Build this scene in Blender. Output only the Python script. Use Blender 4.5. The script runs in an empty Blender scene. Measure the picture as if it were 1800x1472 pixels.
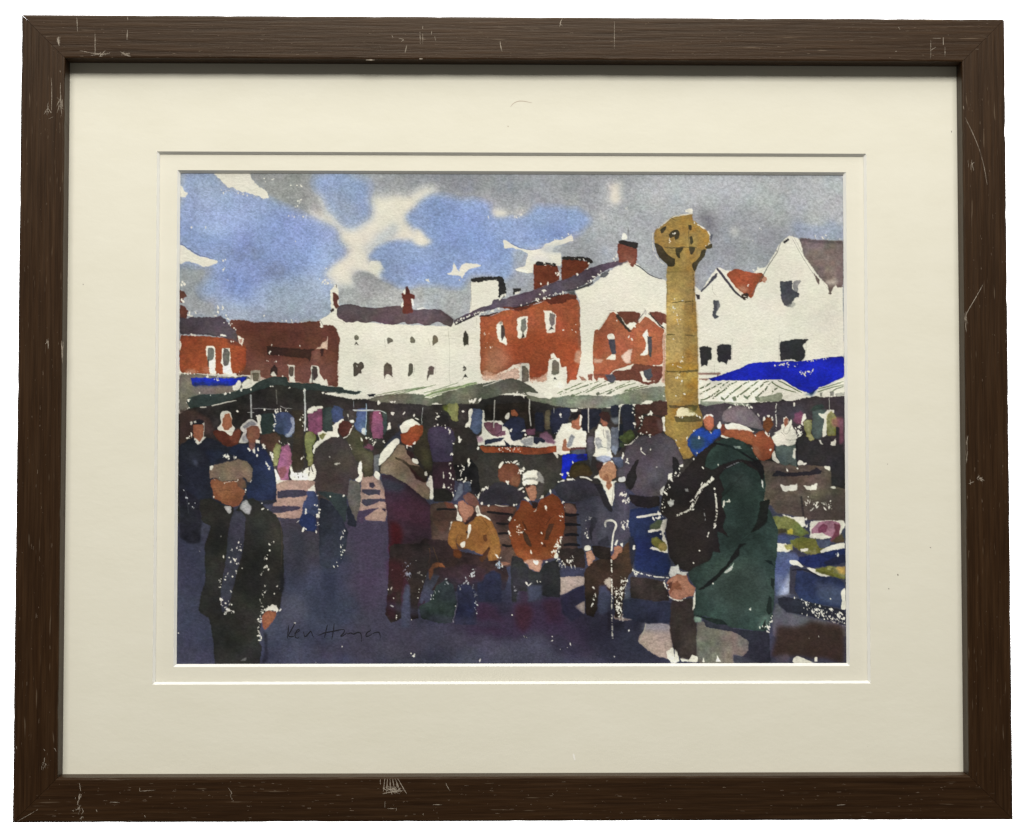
import bpy, math
import numpy as np
from mathutils import Matrix, Vector
RNG = np.random.RandomState(7)

# ------------------------------------------------------------------ real sizes (metres)
OUT_X, OUT_Y = 0.2657, 0.2156          # half size of the frame, outside
IN_X, IN_Y = 0.2420, 0.1919            # half size, sight edge
FRONT = 0.0089                         # frame face in front of the mount
B1 = (-0.1945, 0.1922, 0.1437, -0.1444)    # first mount opening  l r t b
B2 = (-0.1837, 0.1813, 0.1338, -0.1352)    # second mount opening
PS = 0.000305                          # one paint cell
SL, ST = -0.1860, 0.1360               # sheet left / top
NW, NH = 1213, 893                     # sheet raster

# ------------------------------------------------------------------ paint on the sheet
def vnoise(h, w, cell, seed, cy=None):
    cy = cy or cell
    r = np.random.RandomState(seed)
    gh, gw = int(h/cy)+4, int(w/cell)+4
    g = r.rand(gh, gw).astype(np.float32)
    y = np.arange(h)/cy; x = np.arange(w)/cell
    yi = y.astype(int); xi = x.astype(int)
    fy = (y-yi).astype(np.float32); fx = (x-xi).astype(np.float32)
    fy = fy*fy*(3-2*fy); fx = fx*fx*(3-2*fx)
    a = g[yi][:, xi]; b = g[yi][:, xi+1]; c = g[yi+1][:, xi]; d = g[yi+1][:, xi+1]
    top = a+(b-a)*fx[None, :]; bot = c+(d-c)*fx[None, :]
    return top+(bot-top)*fy[:, None]

WX = (vnoise(NH, NW, 22, 1)-.5)*.8+(vnoise(NH, NW, 8, 2)-.5)*.9+(vnoise(NH, NW, 3, 3)-.5)*1.3
WY = (vnoise(NH, NW, 22, 4)-.5)*.8+(vnoise(NH, NW, 8, 5)-.5)*.9+(vnoise(NH, NW, 3, 6)-.5)*1.3
BX = (vnoise(NH, NW, 46, 41)-.5)+.6*(vnoise(NH, NW, 19, 42)-.5)
BY = (vnoise(NH, NW, 46, 43)-.5)+.6*(vnoise(NH, NW, 19, 44)-.5)
TOOTH = vnoise(NH, NW, 3.2, 8, 2.6)*.6+vnoise(NH, NW, 1.7, 9)*.4
TOOTH = (TOOTH-TOOTH.mean())/TOOTH.std()
LOW = vnoise(NH, NW, 90, 10)*.45+vnoise(NH, NW, 37, 11)*.3+vnoise(NH, NW, 13, 12)*.17+vnoise(NH, NW, 5, 13)*.12
LOW = (LOW-LOW.mean())/LOW.std()
HUE = np.stack([vnoise(NH, NW, 31, 51+i)*.6+vnoise(NH, NW, 10, 61+i)*.4-.5 for i in range(3)], -1)

def homography(src, dst):
    A = []; b = []
    for (x, y), (u, v) in zip(src, dst):
        A.append([x, y, 1, 0, 0, 0, -u*x, -u*y]); b.append(u)
        A.append([0, 0, 0, x, y, 1, -v*x, -v*y]); b.append(v)
    h = np.linalg.solve(np.array(A, float), np.array(b, float))
    return np.append(h, 1).reshape(3, 3)
_vis = [(-0.18243, .13229), (.17964, .13229), (.17964, -.13333), (-0.18243, -.13333)]
HM = homography([(316, 304), (1481, 309), (1488, 1166), (310, 1165)],
                [((x-SL)/PS, (ST-y)/PS) for x, y in _vis])
TILE = [0, 0, 1.0]
def t(x, y, s): TILE[:] = [x, y, s]
def pts(s):
    a = np.array(s.split(), float).reshape(-1, 2)
    a = a/TILE[2]+np.array(TILE[:2])
    q = np.c_[a, np.ones(len(a))]@HM.T
    return q[:, :2]/q[:, 2:]
CV = np.zeros((NH, NW, 3), np.float32); CV[:] = (225, 222, 207)
CV += (LOW*1.5)[..., None]

def blur(m, r):
    if r <= 0.2: return m
    n = int(math.ceil(r*2.2)); k = np.exp(-np.arange(-n, n+1)**2/(2*r*r)).astype(np.float32); k /= k.sum()
    p = np.pad(m, ((n, n), (0, 0))); o = np.zeros_like(m)
    for i, w_ in enumerate(k): o += w_*p[i:i+m.shape[0]]
    p = np.pad(o, ((0, 0), (n, n))); o2 = np.zeros_like(m)
    for i, w_ in enumerate(k): o2 += w_*p[:, i:i+m.shape[1]]
    return o2
def chaikin(a, closed=True, n=1):
    for _ in range(n):
        if closed:
            b = np.roll(a, -1, 0); a = np.stack([a*.92+b*.08, a*.08+b*.92], 1).reshape(-1, 2)
        else:
            q = np.stack([a[:-1]*.75+a[1:]*.25, a[:-1]*.25+a[1:]*.75], 1).reshape(-1, 2)
            a = np.vstack([a[:1], q, a[-1:]])
    return a
def box(a, m):
    x0 = max(0, int(a[:, 0].min()-m)); x1 = min(NW, int(a[:, 0].max()+m)+1)
    y0 = max(0, int(a[:, 1].min()-m)); y1 = min(NH, int(a[:, 1].max()+m)+1)
    return x0, x1, y0, y1
def lay(c, m, bx, a=1, var=.05, edge=.10):
    var = var*1.35
    x0, x1, y0, y1 = bx
    c = np.array(c, np.float32)
    f = 1+var*LOW[y0:y1, x0:x1]*1.0
    if edge: f = f-edge*np.clip(m-blur(m, 2.6), 0, 1)*2.1
    hv = (.15*min(1, var/.07) if c.mean() < 118 else .05) if c.max() < 212 else .02
    col = np.clip(c*f[..., None]*(1+HUE[y0:y1, x0:x1]*hv), 0, 250)
    m = (m*a)[..., None]
    CV[y0:y1, x0:x1] = CV[y0:y1, x0:x1]*(1-m)+col*m
def p(c, s, soft=.55, rough=1.0, a=1, dry=0, var=.05, k=0, edge=.10, fl=0):
    q = pts(s)
    if min(np.ptp(q[:, 0]), np.ptp(q[:, 1])) < 11: k = 1; rough = rough*.6
    if not k: q = chaikin(q)
    if soft > 3: var = var*.55
    m = 4+soft*(4.5 if soft > 3 else 2.5)+dry*3+rough*2
    x0, x1, y0, y1 = bx = box(q, m)
    if x1 <= x0 or y1 <= y0: return
    wet = 2.6*soft if soft > 3 else 0          # wet edges wander
    X = np.arange(x0, x1)[None, :]+.5+WX[y0:y1, x0:x1]*rough*1.6+BX[y0:y1, x0:x1]*wet
    Y = np.arange(y0, y1)[:, None]+.5+WY[y0:y1, x0:x1]*rough*1.6+BY[y0:y1, x0:x1]*wet
    ins = np.zeros((y1-y0, x1-x0), bool)
    n = len(q)
    for i in range(n):
        ax, ay = q[i]; bx_, by_ = q[(i+1) % n]
        if ay == by_: continue
        lo, hi = min(ay, by_), max(ay, by_)
        r0 = max(0, int(lo-y0-rough*4-3-soft*2.5)); r1 = min(y1-y0, int(hi-y0+rough*4+4+soft*2.5))
        if r1 <= r0: continue
        yy = Y[r0:r1]; xx = X[r0:r1]
        cnd = ((ay > yy) != (by_ > yy)) & (xx < (bx_-ax)*(yy-ay)/(by_-ay)+ax)
        ins[r0:r1] ^= cnd
    m = ins.astype(np.float32)
    if dry:
        mm = blur(m, 1.5+dry*1.6)
        m = np.clip((mm-.5+TOOTH[y0:y1, x0:x1]*.11*min(dry, 2))*5+.5, 0, 1)*np.clip(mm*6, 0, 1)
    else: m = blur(m, soft)
    if soft > 3: edge = 0
    lay(c, m, bx, a, var, edge)
    if fl:
        P = np.vstack([q, q[:1]]); d = np.hypot(*np.diff(P, axis=0).T); cs = np.r_[0, np.cumsum(d)]
        for _ in range(int(fl)):
            z = RNG.rand()*cs[-1]; i = min(np.searchsorted(cs, z, 'right')-1, len(d)-1)
            o = P[i]+(P[i+1]-P[i])*((z-cs[i])/max(d[i], .01))+RNG.randn(2)*1.1
            speck(o, .7+RNG.rand()*1.2)
def speck(o, r, c=(226, 223, 210)):
    e = 1+RNG.rand()**2*2.4; th = 1.57+RNG.randn()*.7
    m = r*3+3
    x0, x1, y0, y1 = bx = box(np.array([o]), m)
    if x1-x0 < 2 or y1-y0 < 2: return
    X = np.arange(x0, x1)[None, :]+.5-o[0]; Y = np.arange(y0, y1)[:, None]+.5-o[1]
    u = (X*math.cos(th)+Y*math.sin(th))/e; v = -X*math.sin(th)+Y*math.cos(th)
    d = np.sqrt(u*u+v*v)+TOOTH[y0:y1, x0:x1]*.35
    lay(c, np.clip(r*.56-d+.5, 0, 1).astype(np.float32), bx, 1, 0, 0)
def w(s, r=1.3, c=(226, 223, 210)):          # single specks of bare paper
    for o in pts(s): speck(o, r*(.7+.7*RNG.rand()), c)
def sp(n, s, r=1.2, j=2.5, c=(226, 223, 210)):     # n specks scattered along a line
    q = pts(s); d = np.hypot(*np.diff(q, axis=0).T); cs = np.r_[0, np.cumsum(d)]
    for _ in range(int(n*.75)+1):
        z = RNG.rand()*cs[-1]; i = min(np.searchsorted(cs, z, 'right')-1, len(d)-1)
        o = q[i]+(q[i+1]-q[i])*((z-cs[i])/max(d[i], .01))+RNG.randn(2)*j
        speck(o, r*(.35+1.25*RNG.rand()**2), c)
def l(c, wd, s, a=1, dry=0, soft=.5, taper=1, var=.05):      # brush or pencil line, wd in tile units
    q = chaikin(pts(s), False, 2); wd = wd/TILE[2]
    x0, x1, y0, y1 = bx = box(q, wd+6)
    if x1 <= x0 or y1 <= y0: return
    X = np.arange(x0, x1)[None, :]+.5+WX[y0:y1, x0:x1]*.6; Y = np.arange(y0, y1)[:, None]+.5+WY[y0:y1, x0:x1]*.6
    best = np.full((y1-y0, x1-x0), 1e9, np.float32)
    n = len(q)-1
    for i in range(n):
        A = q[i]; B = q[i+1]; D = B-A; L2 = (D**2).sum()+1e-6
        h = np.clip(((X-A[0])*D[0]+(Y-A[1])*D[1])/L2, 0, 1)
        r = wd/2
        if taper: r = r*(.55+.45*math.sin(math.pi*min(1, (i+.7)/n*.9+.12)))
        best = np.minimum(best, np.hypot(X-A[0]-h*D[0], Y-A[1]-h*D[1])-r)
    m = np.clip(.5-best/(soft*2), 0, 1).astype(np.float32)
    if dry: m = m*np.clip((TOOTH[y0:y1, x0:x1]+1.3-dry)*1.6, 0, 1)
    lay(c, m, bx, a, var, .05)
PAPER = (225, 222, 207)
# ---------------- sky
t(0, 0, 1)
p((158,163,172), "300 290 1500 290 1500 640 300 640", var=.03, k=1, rough=0)
p((176,181,189), "1120 300 1490 300 1490 370 1300 360 1150 380 1090 350", soft=16, var=.02, a=.7)
p((140,144,157), "1190 370 1290 390 1400 380 1400 440 1330 480 1290 520 1220 500", soft=16, a=.8)
p((132,146,170), "1380 400 1490 385 1490 425 1400 420", soft=8, a=.7)
t(700, 290, 4.5)
p((147,150,160), "-220 60 500 60 1000 80 1500 90 1640 150 1500 260 1300 320 1040 330 860 350 700 300 560 240 300 190 0 200 -240 200", soft=9)
p((163,167,178), "900 90 1500 90 1600 300 1200 330", soft=14, a=.6)
p((160,166,173), "0 920 250 960 560 930 560 1180 430 1230 330 1130 120 1140 0 1120 -480 1120 -500 950 -400 860 -240 900", soft=7)
p((151,158,170), "850 680 1050 690 1010 820 1090 880 1070 990 840 1010 840 880", soft=6)
p((154,160,170), "1180 720 1380 610 1500 500 1800 420 1900 700 1740 800 1500 790 1280 760", soft=8)
t(300, 290, 4.5)
p((132,134,150), "1800 110 2100 90 2500 110 2460 200 2300 230 2080 190 1900 160", soft=9, a=.7)
p((138,142,160), "2500 120 2900 140 3000 250 2700 280 2500 200", soft=12, a=.6)
# warm cloud light
LT = (226,221,206)
p(LT, "1000 300 1120 250 1560 420 1620 240 1820 210 1980 200 2120 200 2080 260 1900 320 1840 400 1850 470 1980 520 2060 590 1900 610 1780 590 1640 660 1560 720 1580 780 1760 880 1640 910 1420 860 1490 980 1300 1000 1240 900 1290 830 1360 760 1400 660 1330 520 1240 450 1080 390", soft=7, var=.02)
p((147,149,152), "600 55 1180 60 1120 200 1180 330 1000 372 840 330 770 262 745 180 690 150", soft=4)
p((138,140,142), "650 80 950 80 1000 180 980 330 850 310 760 200", soft=12, a=.6)
p((160,158,158), "980 250 1100 280 1250 350 1220 390 1080 350", soft=8, a=.75)
p((127,152,198), "1170 70 1510 75 1590 130 1590 300 1560 400 1440 485 1340 450 1260 370 1200 310 1130 230 1120 150", soft=7)
p((146,158,180), "1180 240 1380 240 1500 330 1440 470 1300 380", soft=10, a=.7)
p((178,190,205), "1580 600 1690 470 1770 440 1770 530 1680 610 1540 690 1480 640", soft=7, a=.8)
# the big blue field
p((130,153,200), "60 60 320 60 400 160 490 195 560 225 700 245 800 270 960 370 1080 400 1210 440 1310 530 1375 640 1385 730 1330 810 1230 870 1270 1000 1250 1180 1000 1230 700 1240 430 1190 200 1190 60 1000", soft=5)
p((114,138,200), "70 280 190 380 230 540 460 560 700 400 980 380 1240 560 1240 760 1000 860 760 860 620 1000 420 1000 380 820 440 740 240 690 70 610", soft=13, a=.85)
p((104,130,198), "370 850 520 840 640 880 620 980 440 1000", soft=9, a=.7)
p((143,164,200), "70 60 330 70 420 180 520 230 400 330 220 300 120 260 80 180", soft=10, a=.7)
p((143,164,198), "190 480 420 500 420 560 250 570", soft=9, a=.6)
p((150,170,195), "1130 860 1250 900 1240 1180 700 1230 420 1180 640 1010 820 900 960 900", soft=14, a=.85)
p((150,157,164), "60 775 130 757 210 785 290 810 265 900 250 960 330 1080 370 1180 400 1230 120 1200 60 1100", soft=7)
p((152,163,176), "300 1100 700 1120 1100 1110 1260 1050 1250 1200 1000 1240 700 1250 400 1220", soft=9, a=.75)
p(PAPER, "325 55 615 55 640 110 690 165 735 185 748 172 760 215 765 240 790 255 810 262 740 268 700 245 660 232 610 222 560 215 500 190 430 165 395 125 360 85", rough=1.6, dry=.7, var=.01, edge=0)
p(PAPER, "60 155 85 170 105 205 127 222 112 250 60 248", var=.01, edge=0)
p(PAPER, "60 622 92 632 135 662 200 704 280 732 345 748 392 757 360 772 320 790 262 798 190 768 130 756 60 790", rough=1.3, dry=.5, var=.01, edge=0)
l((96,112,178), 7, "80 622 120 645 200 700 260 722 330 742", a=.8)
sp(26, "390 190 480 215 600 235 760 262", 1.3, 2.2)
w("737 105 745 130 800 112 945 158 1030 165 1040 175 995 160 410 752 430 745 160 490 272 492 415 820 450 908 982 600 930 400 975 410 1070 395 1000 320 980 330 1225 815 1215 910 1240 940 1265 930 735 1190 195 1170 370 1130 372 1160 360 1185 405 1140 1690 800 1700 830 1480 1070 1600 1110 1660 1085 1760 1030 1590 945 1600 955", 1.5)
sp(12, "1020 270 1000 320 990 330", 1.3, 1.5)
sp(8, "930 400 1000 405 1080 400", 1.2, 1.5)
sp(8, "1190 900 1260 940", 1.2, 2)
# grey cloud over the terrace roofs
p((160,163,167), "1430 880 1480 832 1530 840 1580 855 1620 890 1660 905 1800 890 1900 900 2000 930 2000 1150 1800 1125 1600 1120 1400 1095 1340 1090 1320 1000 1400 985 1475 970", soft=2.2)
p((170,172,174), "1440 980 1700 960 1700 1090 1500 1080", soft=9, a=.6)
p((126,152,200), "1555 720 1610 670 1700 620 1800 590 1830 880 1720 900 1710 860 1650 760 1580 760", soft=4)
p(PAPER, "1580 760 1640 758 1665 800 1715 855 1700 890 1680 905 1640 885 1590 850 1550 810", rough=1.8, dry=.8, var=.01, edge=0)
t(700, 290, 4.5)
p((124,150,200), "40 400 60 350 120 310 250 262 420 258 600 275 720 330 745 400 1000 425 1090 340 1280 325 1420 370 1500 460 1470 540 1400 560 1300 600 1180 660 1060 690 900 660 890 760 870 860 820 895 720 900 560 890 500 960 250 960 0 950 -150 880 -100 800 -200 740 -210 660 -40 590 100 590 200 610 240 590 120 520", soft=4.5)
p((108,136,200), "180 330 420 290 600 330 700 480 820 640 780 780 560 760 400 720 240 560", soft=12, a=.75)
p((106,134,200), "1120 480 1300 440 1370 520 1280 600 1100 660 960 600", soft=9, a=.7)
p((112,140,202), "60 720 400 720 420 860 100 860", soft=9, a=.7)
p(LT, "110 505 165 505 215 560 268 600 200 625 120 610", soft=3.5, dry=0)
p((222,216,200), "735 345 830 350 870 385 850 412 760 412", soft=4.5)
p((205,200,190), "900 370 1000 370 990 420 930 415", soft=5, a=.7)
sp(14, "760 410 840 370 960 380 1000 380", 1.2, 2)
sp(10, "920 415 970 400", 1.2, 1.6)
w("622 270 120 600 160 620 180 625 240 590 40 410 710 415 480 910 500 890")
p(PAPER, "826 592 850 592 882 618 960 655 1050 672 1140 655 1150 625 1200 612 1220 592 1300 590 1345 562 1382 560 1380 600 1290 625 1225 650 1220 700 1290 690 1285 800 1070 800 1055 858 985 850 925 838 925 822 1000 800 1010 740 1030 700 960 670 880 655 828 668 835 630", rough=1.3, dry=.4, var=.01, edge=0)
p((170,175,182), "1090 670 1200 650 1290 620 1290 700 1230 710 1150 720", soft=4, a=.7)
p((196,198,196), "1010 740 1160 740 1250 780 1160 800 1040 790", soft=4, a=.6)
l((90,110,180), 6, "890 620 960 655 1050 672 1130 658", a=.8)
sp(16, "1100 590 1250 590 1400 540 1450 530", 1.1, 1.8)
p(PAPER, "434 768 448 792 475 840 498 792 525 776 620 780 656 792 640 805 560 820 528 850 505 888 480 872 380 865 412 850 425 835", rough=.7, var=.01, edge=0)
p(PAPER, "208 908 236 900 246 928", rough=.5, var=.01, edge=0)
p((222,216,202), "1650 130 1760 110 1770 250 1740 310 1700 290 1690 200", soft=5)
p((200,200,196), "1600 380 1660 400 1600 430", soft=4, a=.7)
t(1100, 290, 4.5)
p((190,191,190), "820 520 880 520 880 590 820 590", soft=5)
w("1005 600 1060 505 1070 515 1500 565 1560 580 1585 560 1600 590 1695 590 10 335 0 345", 1.3)
l((85,85,90), 3, "18 500 20 590", a=.6, taper=0)
l((85,85,90), 2.5, "0 350 60 345 130 380 230 385 330 370", a=.3)
# ---------------- white terrace (bare paper) and its roofs
t(540, 480, 6)
p(PAPER, "60 560 130 490 240 425 250 300 235 250 245 170 300 110 320 170 330 340 400 500 900 540 1480 560 1620 470 1740 395 1840 480 1840 1400 200 1400 60 900", var=.015, edge=0, rough=.8)
p(PAPER, "1150 370 1210 362 1280 385 1160 385", rough=.8, edge=0)
p((84,71,77), "312 370 335 335 430 323 510 332 620 360 730 368 860 355 990 345 1120 385 1340 378 1420 395 1480 445 1548 492 1512 578 1480 560 1420 530 1350 510 1290 556 1225 545 1150 525 1048 545 1030 505 950 540 870 545 800 528 720 512 630 522 520 512 410 518 360 490 312 462", dry=.35, var=.06)
p((68,58,64), "1380 380 1440 410 1550 492 1530 520 1440 450", soft=1.5, a=.7)
p((100,56,48), "265 190 300 205 332 262 305 300 335 345 300 372 275 345 250 290 243 240")
p(PAPER, "236 170 262 172 262 250 275 330 245 310 236 250", rough=.9, edge=0)
p((70,60,62), "235 375 290 365 285 400 240 412", dry=.6)
l((60,55,55), 8, "297 115 303 150", a=.8)
p((100,46,38), "990 215 1030 205 1048 140 1072 165 1078 210 1130 230 1128 278 1095 272 1112 420 1000 425 1012 300", var=.07)
p((62,36,36), "1032 150 1050 135 1068 165 1066 212 1036 212", soft=.8, a=.8)
p(PAPER, "1005 190 1028 165 1032 222 1015 222", rough=.4, edge=0)
p(PAPER, "1088 270 1110 275 1122 330 1118 362 1104 340", rough=.4, edge=0)
p(PAPER, "985 330 1008 290 1010 345 988 365", rough=.4, edge=0)
GW=(112,106,94)
for s in ["490 660 512 645 545 665 535 700 492 712","833 678 860 675 903 700 897 728 865 732 840 770","1085 672 1110 665 1140 710 1132 742 1095 735 1075 752","1320 670 1340 645 1378 690 1376 730 1340 750 1305 792 1316 730"]:
    p(GW, s, rough=.7, dry=.3)
p((60,56,50), "490 765 512 720 540 762 512 745", rough=.4)
p((62,60,52), "1643 640 1668 605 1694 650 1700 758 1675 755 1650 775 1640 700", rough=.5)
p((86,77,68), "480 950 505 925 525 955 560 925 592 950 595 1000 562 1015 590 1085 545 1040 518 1078 482 1095", rough=.7, dry=.2)
p((90,80,72), "806 970 840 938 895 978 895 1098 872 1070 832 1062 808 1112", rough=.6)
p((95,88,80), "1070 950 1110 942 1114 1050 1080 1080 1056 1112 1062 1030", rough=.6, dry=.4)
p((96,88,80), "1275 990 1300 975 1335 995 1325 1080 1292 1072 1255 1137 1268 1050", rough=.6)
p((100,96,88), "1635 1000 1665 932 1672 985 1668 1040 1648 1050", rough=.5, dry=.9)
p((52,48,44), "1630 1125 1662 1060 1692 1100 1655 1098", rough=.4)
w("515 975 520 985", 1.0)
LP=(150,146,134)
for s in ["1482 580 1496 760 1500 900 1492 1050 1505 1180","810 690 820 790","1270 690 1300 800","1130 960 1120 1080","1345 950 1350 1060","450 690 480 680","1430 660 1510 665","1700 640 1700 720","240 480 400 520 380 535"]:
    l(LP, 3.5, s, a=.55, taper=0)
# ---------------- left red house and long brown house
t(300, 480, 6)
p((104,66,55), "90 165 150 195 165 232 130 262 120 300 90 305")
p((98,58,48), "90 328 150 355 182 392 165 470 90 480")
w("110 280 130 300 125 290 190 430 200 445 180 440 210 455 120 90 140 110 110 120", 2.6)
p((104,60,49), "640 486 700 485 800 500 900 520 950 515 1100 512 1200 520 1300 522 1400 512 1560 500 1600 545 1700 550 1750 590 1778 690 1772 860 1760 1010 1768 1200 1500 1170 1200 1120 1000 1110 850 1070 700 1080 640 1000 640 640 620 510", var=.06)
p((92,48,40), "650 500 900 525 880 640 800 680 720 640 680 580", soft=4, a=.7)
p((124,78,68), "830 840 1100 880 1460 920 1560 930 1740 1000 1750 1180 1500 1160 1200 1110 1000 1100 840 1060 800 980", soft=7, a=.85)
p((128,86,76), "1480 830 1570 810 1570 930 1480 940", soft=2, a=.7)
p((60,40,34), "1010 765 1040 760 1150 780 1300 792 1440 800 1530 800 1480 835 1465 940 1440 900 1330 885 1250 880 1150 865 1015 860", rough=.7)
p((60,38,36), "1572 795 1615 800 1605 870 1582 880", rough=.7)
p((222,184,156), "1575 770 1592 732 1642 712 1650 690 1646 802 1600 790 1520 800", rough=.6)
l((225,200,180), 6, "1650 670 1645 800", taper=0)
p((186,176,162), "838 1030 880 1020 942 1022 946 1140 925 1142 925 1050 855 1055 850 1130 838 1120", rough=.6)
p((112,102,92), "855 1052 925 1052 925 1142 862 1135", rough=.6)
p((62,46,42), "1042 1060 1050 1005 1085 965 1120 1000 1127 1072 1042 1080", rough=.6)
p(PAPER, "1050 1070 1068 1040 1085 1035 1100 1062 1110 1085 1070 1085", rough=.6, edge=0)
w("1010 920 1025 925 1090 935 1110 930 1035 840 1045 825 1135 860 1060 760 1180 1085 1200 1088 1360 765", 1.2)
p(PAPER, "1220 965 1305 962 1302 1080 1310 1162 1255 1140 1240 1080 1240 985", rough=.7, edge=0)
p((92,82,74), "1238 980 1295 985 1292 1085 1262 1095 1240 1060", rough=.8, dry=.4)
p(PAPER, "1475 962 1560 980 1565 1060 1605 1115 1660 1190 1560 1175 1500 1150 1400 1165 1370 1158 1450 1150 1480 1060", rough=.8, dry=.3, edge=0)
p((76,66,60), "1492 972 1540 990 1545 1090 1515 1130 1492 1120", rough=.7)
l((50,48,44), 10, "1488 1010 1488 1180", a=.85)
p(PAPER, "1622 1120 1640 1115 1660 1185 1620 1185", rough=.6, edge=0)
sp(14, "1765 860 1760 1010 1768 1190", 1.2, 1.5)
sp(9, "1150 490 1200 510 1300 512 1390 530", 1.5, 1.6)
p(PAPER, "1565 500 1610 510 1600 590 1570 560", rough=1.2, dry=.6, edge=0)
l((60,55,55), 4, "1560 480 1590 520 1600 560", a=.7)
p((78,69,75), "90 460 160 470 220 462 330 465 430 460 520 448 560 470 600 512 640 570 690 600 705 730 640 715 520 665 400 650 200 640 90 640", rough=1, var=.06)
p((168,68,36), "90 645 200 655 400 660 560 675 640 715 700 735 790 765 798 900 772 1010 745 1045 500 1062 300 1055 90 1045", dry=.4, var=.06)
p((120,56,44), "585 680 640 700 760 760 700 760 600 740", soft=1.5, a=.8)
p((216,140,110), "150 1020 250 1010 270 1060 150 1050", soft=2, a=.8)
p((205,110,80), "330 1010 400 960 410 1050 350 1050", soft=2.5, a=.8)
p(PAPER, "85 690 108 735 100 808 85 812", rough=.6, edge=0)
p(PAPER, "205 638 268 650 262 662 205 652", rough=.8, edge=0)
p(PAPER, "522 636 570 642 592 662 522 660", rough=1, edge=0)
p(PAPER, "705 652 768 690 750 762 712 720", rough=1, edge=0)
p((200,120,100), "715 690 755 690 745 740 722 720", rough=1, a=.7)
w("560 520 610 530 625 545 665 575 680 590 635 720 655 720 210 640 640 530 545 355 495 350 490 375 490 405 580 440 600 480 455 440 470 445 255 410 260 420 978 450 1600 90 1620 110 590 70", 1.6)
p(PAPER, "365 772 420 765 462 772 466 900 462 1000 475 1062 402 1060 398 960 375 880", rough=.8, edge=0)
p((110,108,102), "385 782 448 785 456 870 440 915 400 908 378 970 385 850", rough=.7, dry=.3)
p((70,60,55), "385 900 400 910 398 990 388 970", rough=.4)
p(PAPER, "536 790 622 785 628 960 645 1065 545 1055 540 960 522 940 535 900", rough=.8, edge=0)
p((95,92,88), "545 795 615 798 615 930 590 985 555 975 545 900", rough=.8, dry=.5)
l((45,45,45), 6, "550 790 580 800 612 795")
# stall canvas, blue awning
p((112,106,98), "85 1050 300 1062 500 1090 700 1085 830 1095 850 1150 700 1240 600 1260 400 1290 250 1320 180 1420 85 1480", rough=1.2, dry=.4)
p((90,84,80), "85 1060 300 1062 600 1080 600 1100 300 1090 85 1100", soft=2, a=.6)
sp(40, "100 1045 300 1055 500 1080 700 1050 780 1030", 1.5, 2.2)
p((24,38,150), "203 1095 400 1102 640 1105 795 1092 800 1122 740 1152 690 1165 640 1182 400 1178 240 1188 215 1150", rough=.8, var=.1)
p((34,52,120), "240 1140 620 1150 620 1182 240 1188", soft=2.5, a=.8)
sp(8, "440 1100 520 1110", 1, 2)
p(PAPER, "635 1195 690 1168 700 1125 738 1118 735 1210 660 1235", rough=1.4, dry=.5, edge=0)
p(PAPER, "745 1165 800 1120 852 1112 855 1190 800 1210 755 1215", rough=1.4, dry=.5, edge=0)
# ---------------- middle red house
t(800, 440, 5.66)
p(PAPER, "150 300 440 280 440 500 370 560 130 650 150 560", var=.01, edge=0, rough=.6)
p((42,40,40), "150 275 300 265 440 258 478 270 500 360 498 470 460 470 428 485 425 290 330 300 240 318 200 318 150 318", dry=.8, rough=.8)
p((48,48,46), "568 380 655 378 650 408 612 410 572 450", rough=.6)
p(PAPER, "590 415 640 408 640 425 590 440", rough=.6, edge=0)
l((70,70,72), 3, "150 300 155 560", a=.6, taper=0)
p((190,84,48), "243 662 380 650 470 600 640 590 800 540 900 500 1110 480 1220 490 1237 560 1242 800 1250 1000 1258 1090 1225 1180 1222 1290 1142 1290 1115 1345 1103 1300 1105 1160 1048 1170 1035 1068 930 1080 915 1215 820 1285 735 1290 735 1130 650 1120 570 1150 480 1200 380 1245 250 1245", rough=1, dry=.45, var=.06)
p((204,122,86), "250 1000 420 960 620 1100 560 1150 380 1240 250 1240", soft=6, a=.8)
p((176,68,34), "560 860 720 800 1000 840 1220 900 1220 1180 1120 1280 1100 1140 1040 1150 900 1230 820 1270 745 1260 735 1120 640 1100 600 1000", soft=6, a=.8)
p((226,168,140), "270 1190 400 1240 520 1200 640 1150 640 1290 270 1290", rough=1.5, dry=1.2, a=.7)
p((226,160,130), "740 1270 820 1275 915 1230 915 1310 740 1320", rough=1.5, dry=1.2, a=.75)
p((214,150,122), "1200 1000 1250 1000 1258 1095 1230 1135 1180 1100", soft=1.2, a=.8)
p((172,110,84), "1215 500 1237 560 1250 1000 1225 990 1222 700", soft=1.2, a=.5)
p((104,48,34), "430 572 560 555 700 560 820 505 940 468 1040 440 1190 430 1212 470 1200 492 1120 490 1100 520 960 545 880 500 800 530 740 572 640 605 540 592", rough=1, var=.08)
l((70,44,38), 18, "245 655 330 650 350 640 420 620")
p((87,75,86), "-20 690 100 632 240 572 360 545 368 492 500 478 770 392 1000 310 1200 235 1340 180 1500 128 1600 110 1650 130 1600 165 1500 200 1430 240 1340 320 1200 388 1185 400 1060 420 920 470 800 500 700 545 560 565 430 570 360 590 240 630 100 690 -20 745", dry=.3, var=.07)
l((45,40,42), 14, "0 742 120 680 240 630")
l((50,42,42), 14, "580 575 640 560 700 548 800 510 870 485 960 462 1090 430")
p((85,84,88), "1100 415 1190 400 1195 450 1130 435", soft=1)
p((90,88,95), "1190 380 1290 350 1380 300 1385 320 1300 380 1200 400", soft=1, dry=.4)
p((96,96,98), "1430 245 1530 195 1540 215 1470 280", rough=.6)
sp(34, "0 715 120 655 240 615", 1.5, 1.2)
sp(26, "800 500 900 465 1000 435 1100 415", 1.6, 1.6)
sp(24, "1190 395 1300 345 1400 270 1480 200", 1.5, 1.6)
w("710 525 655 545 840 440 880 400 878 412 805 490 815 500 370 605 350 612 430 580 335 630 245 635", 2.2)
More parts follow.
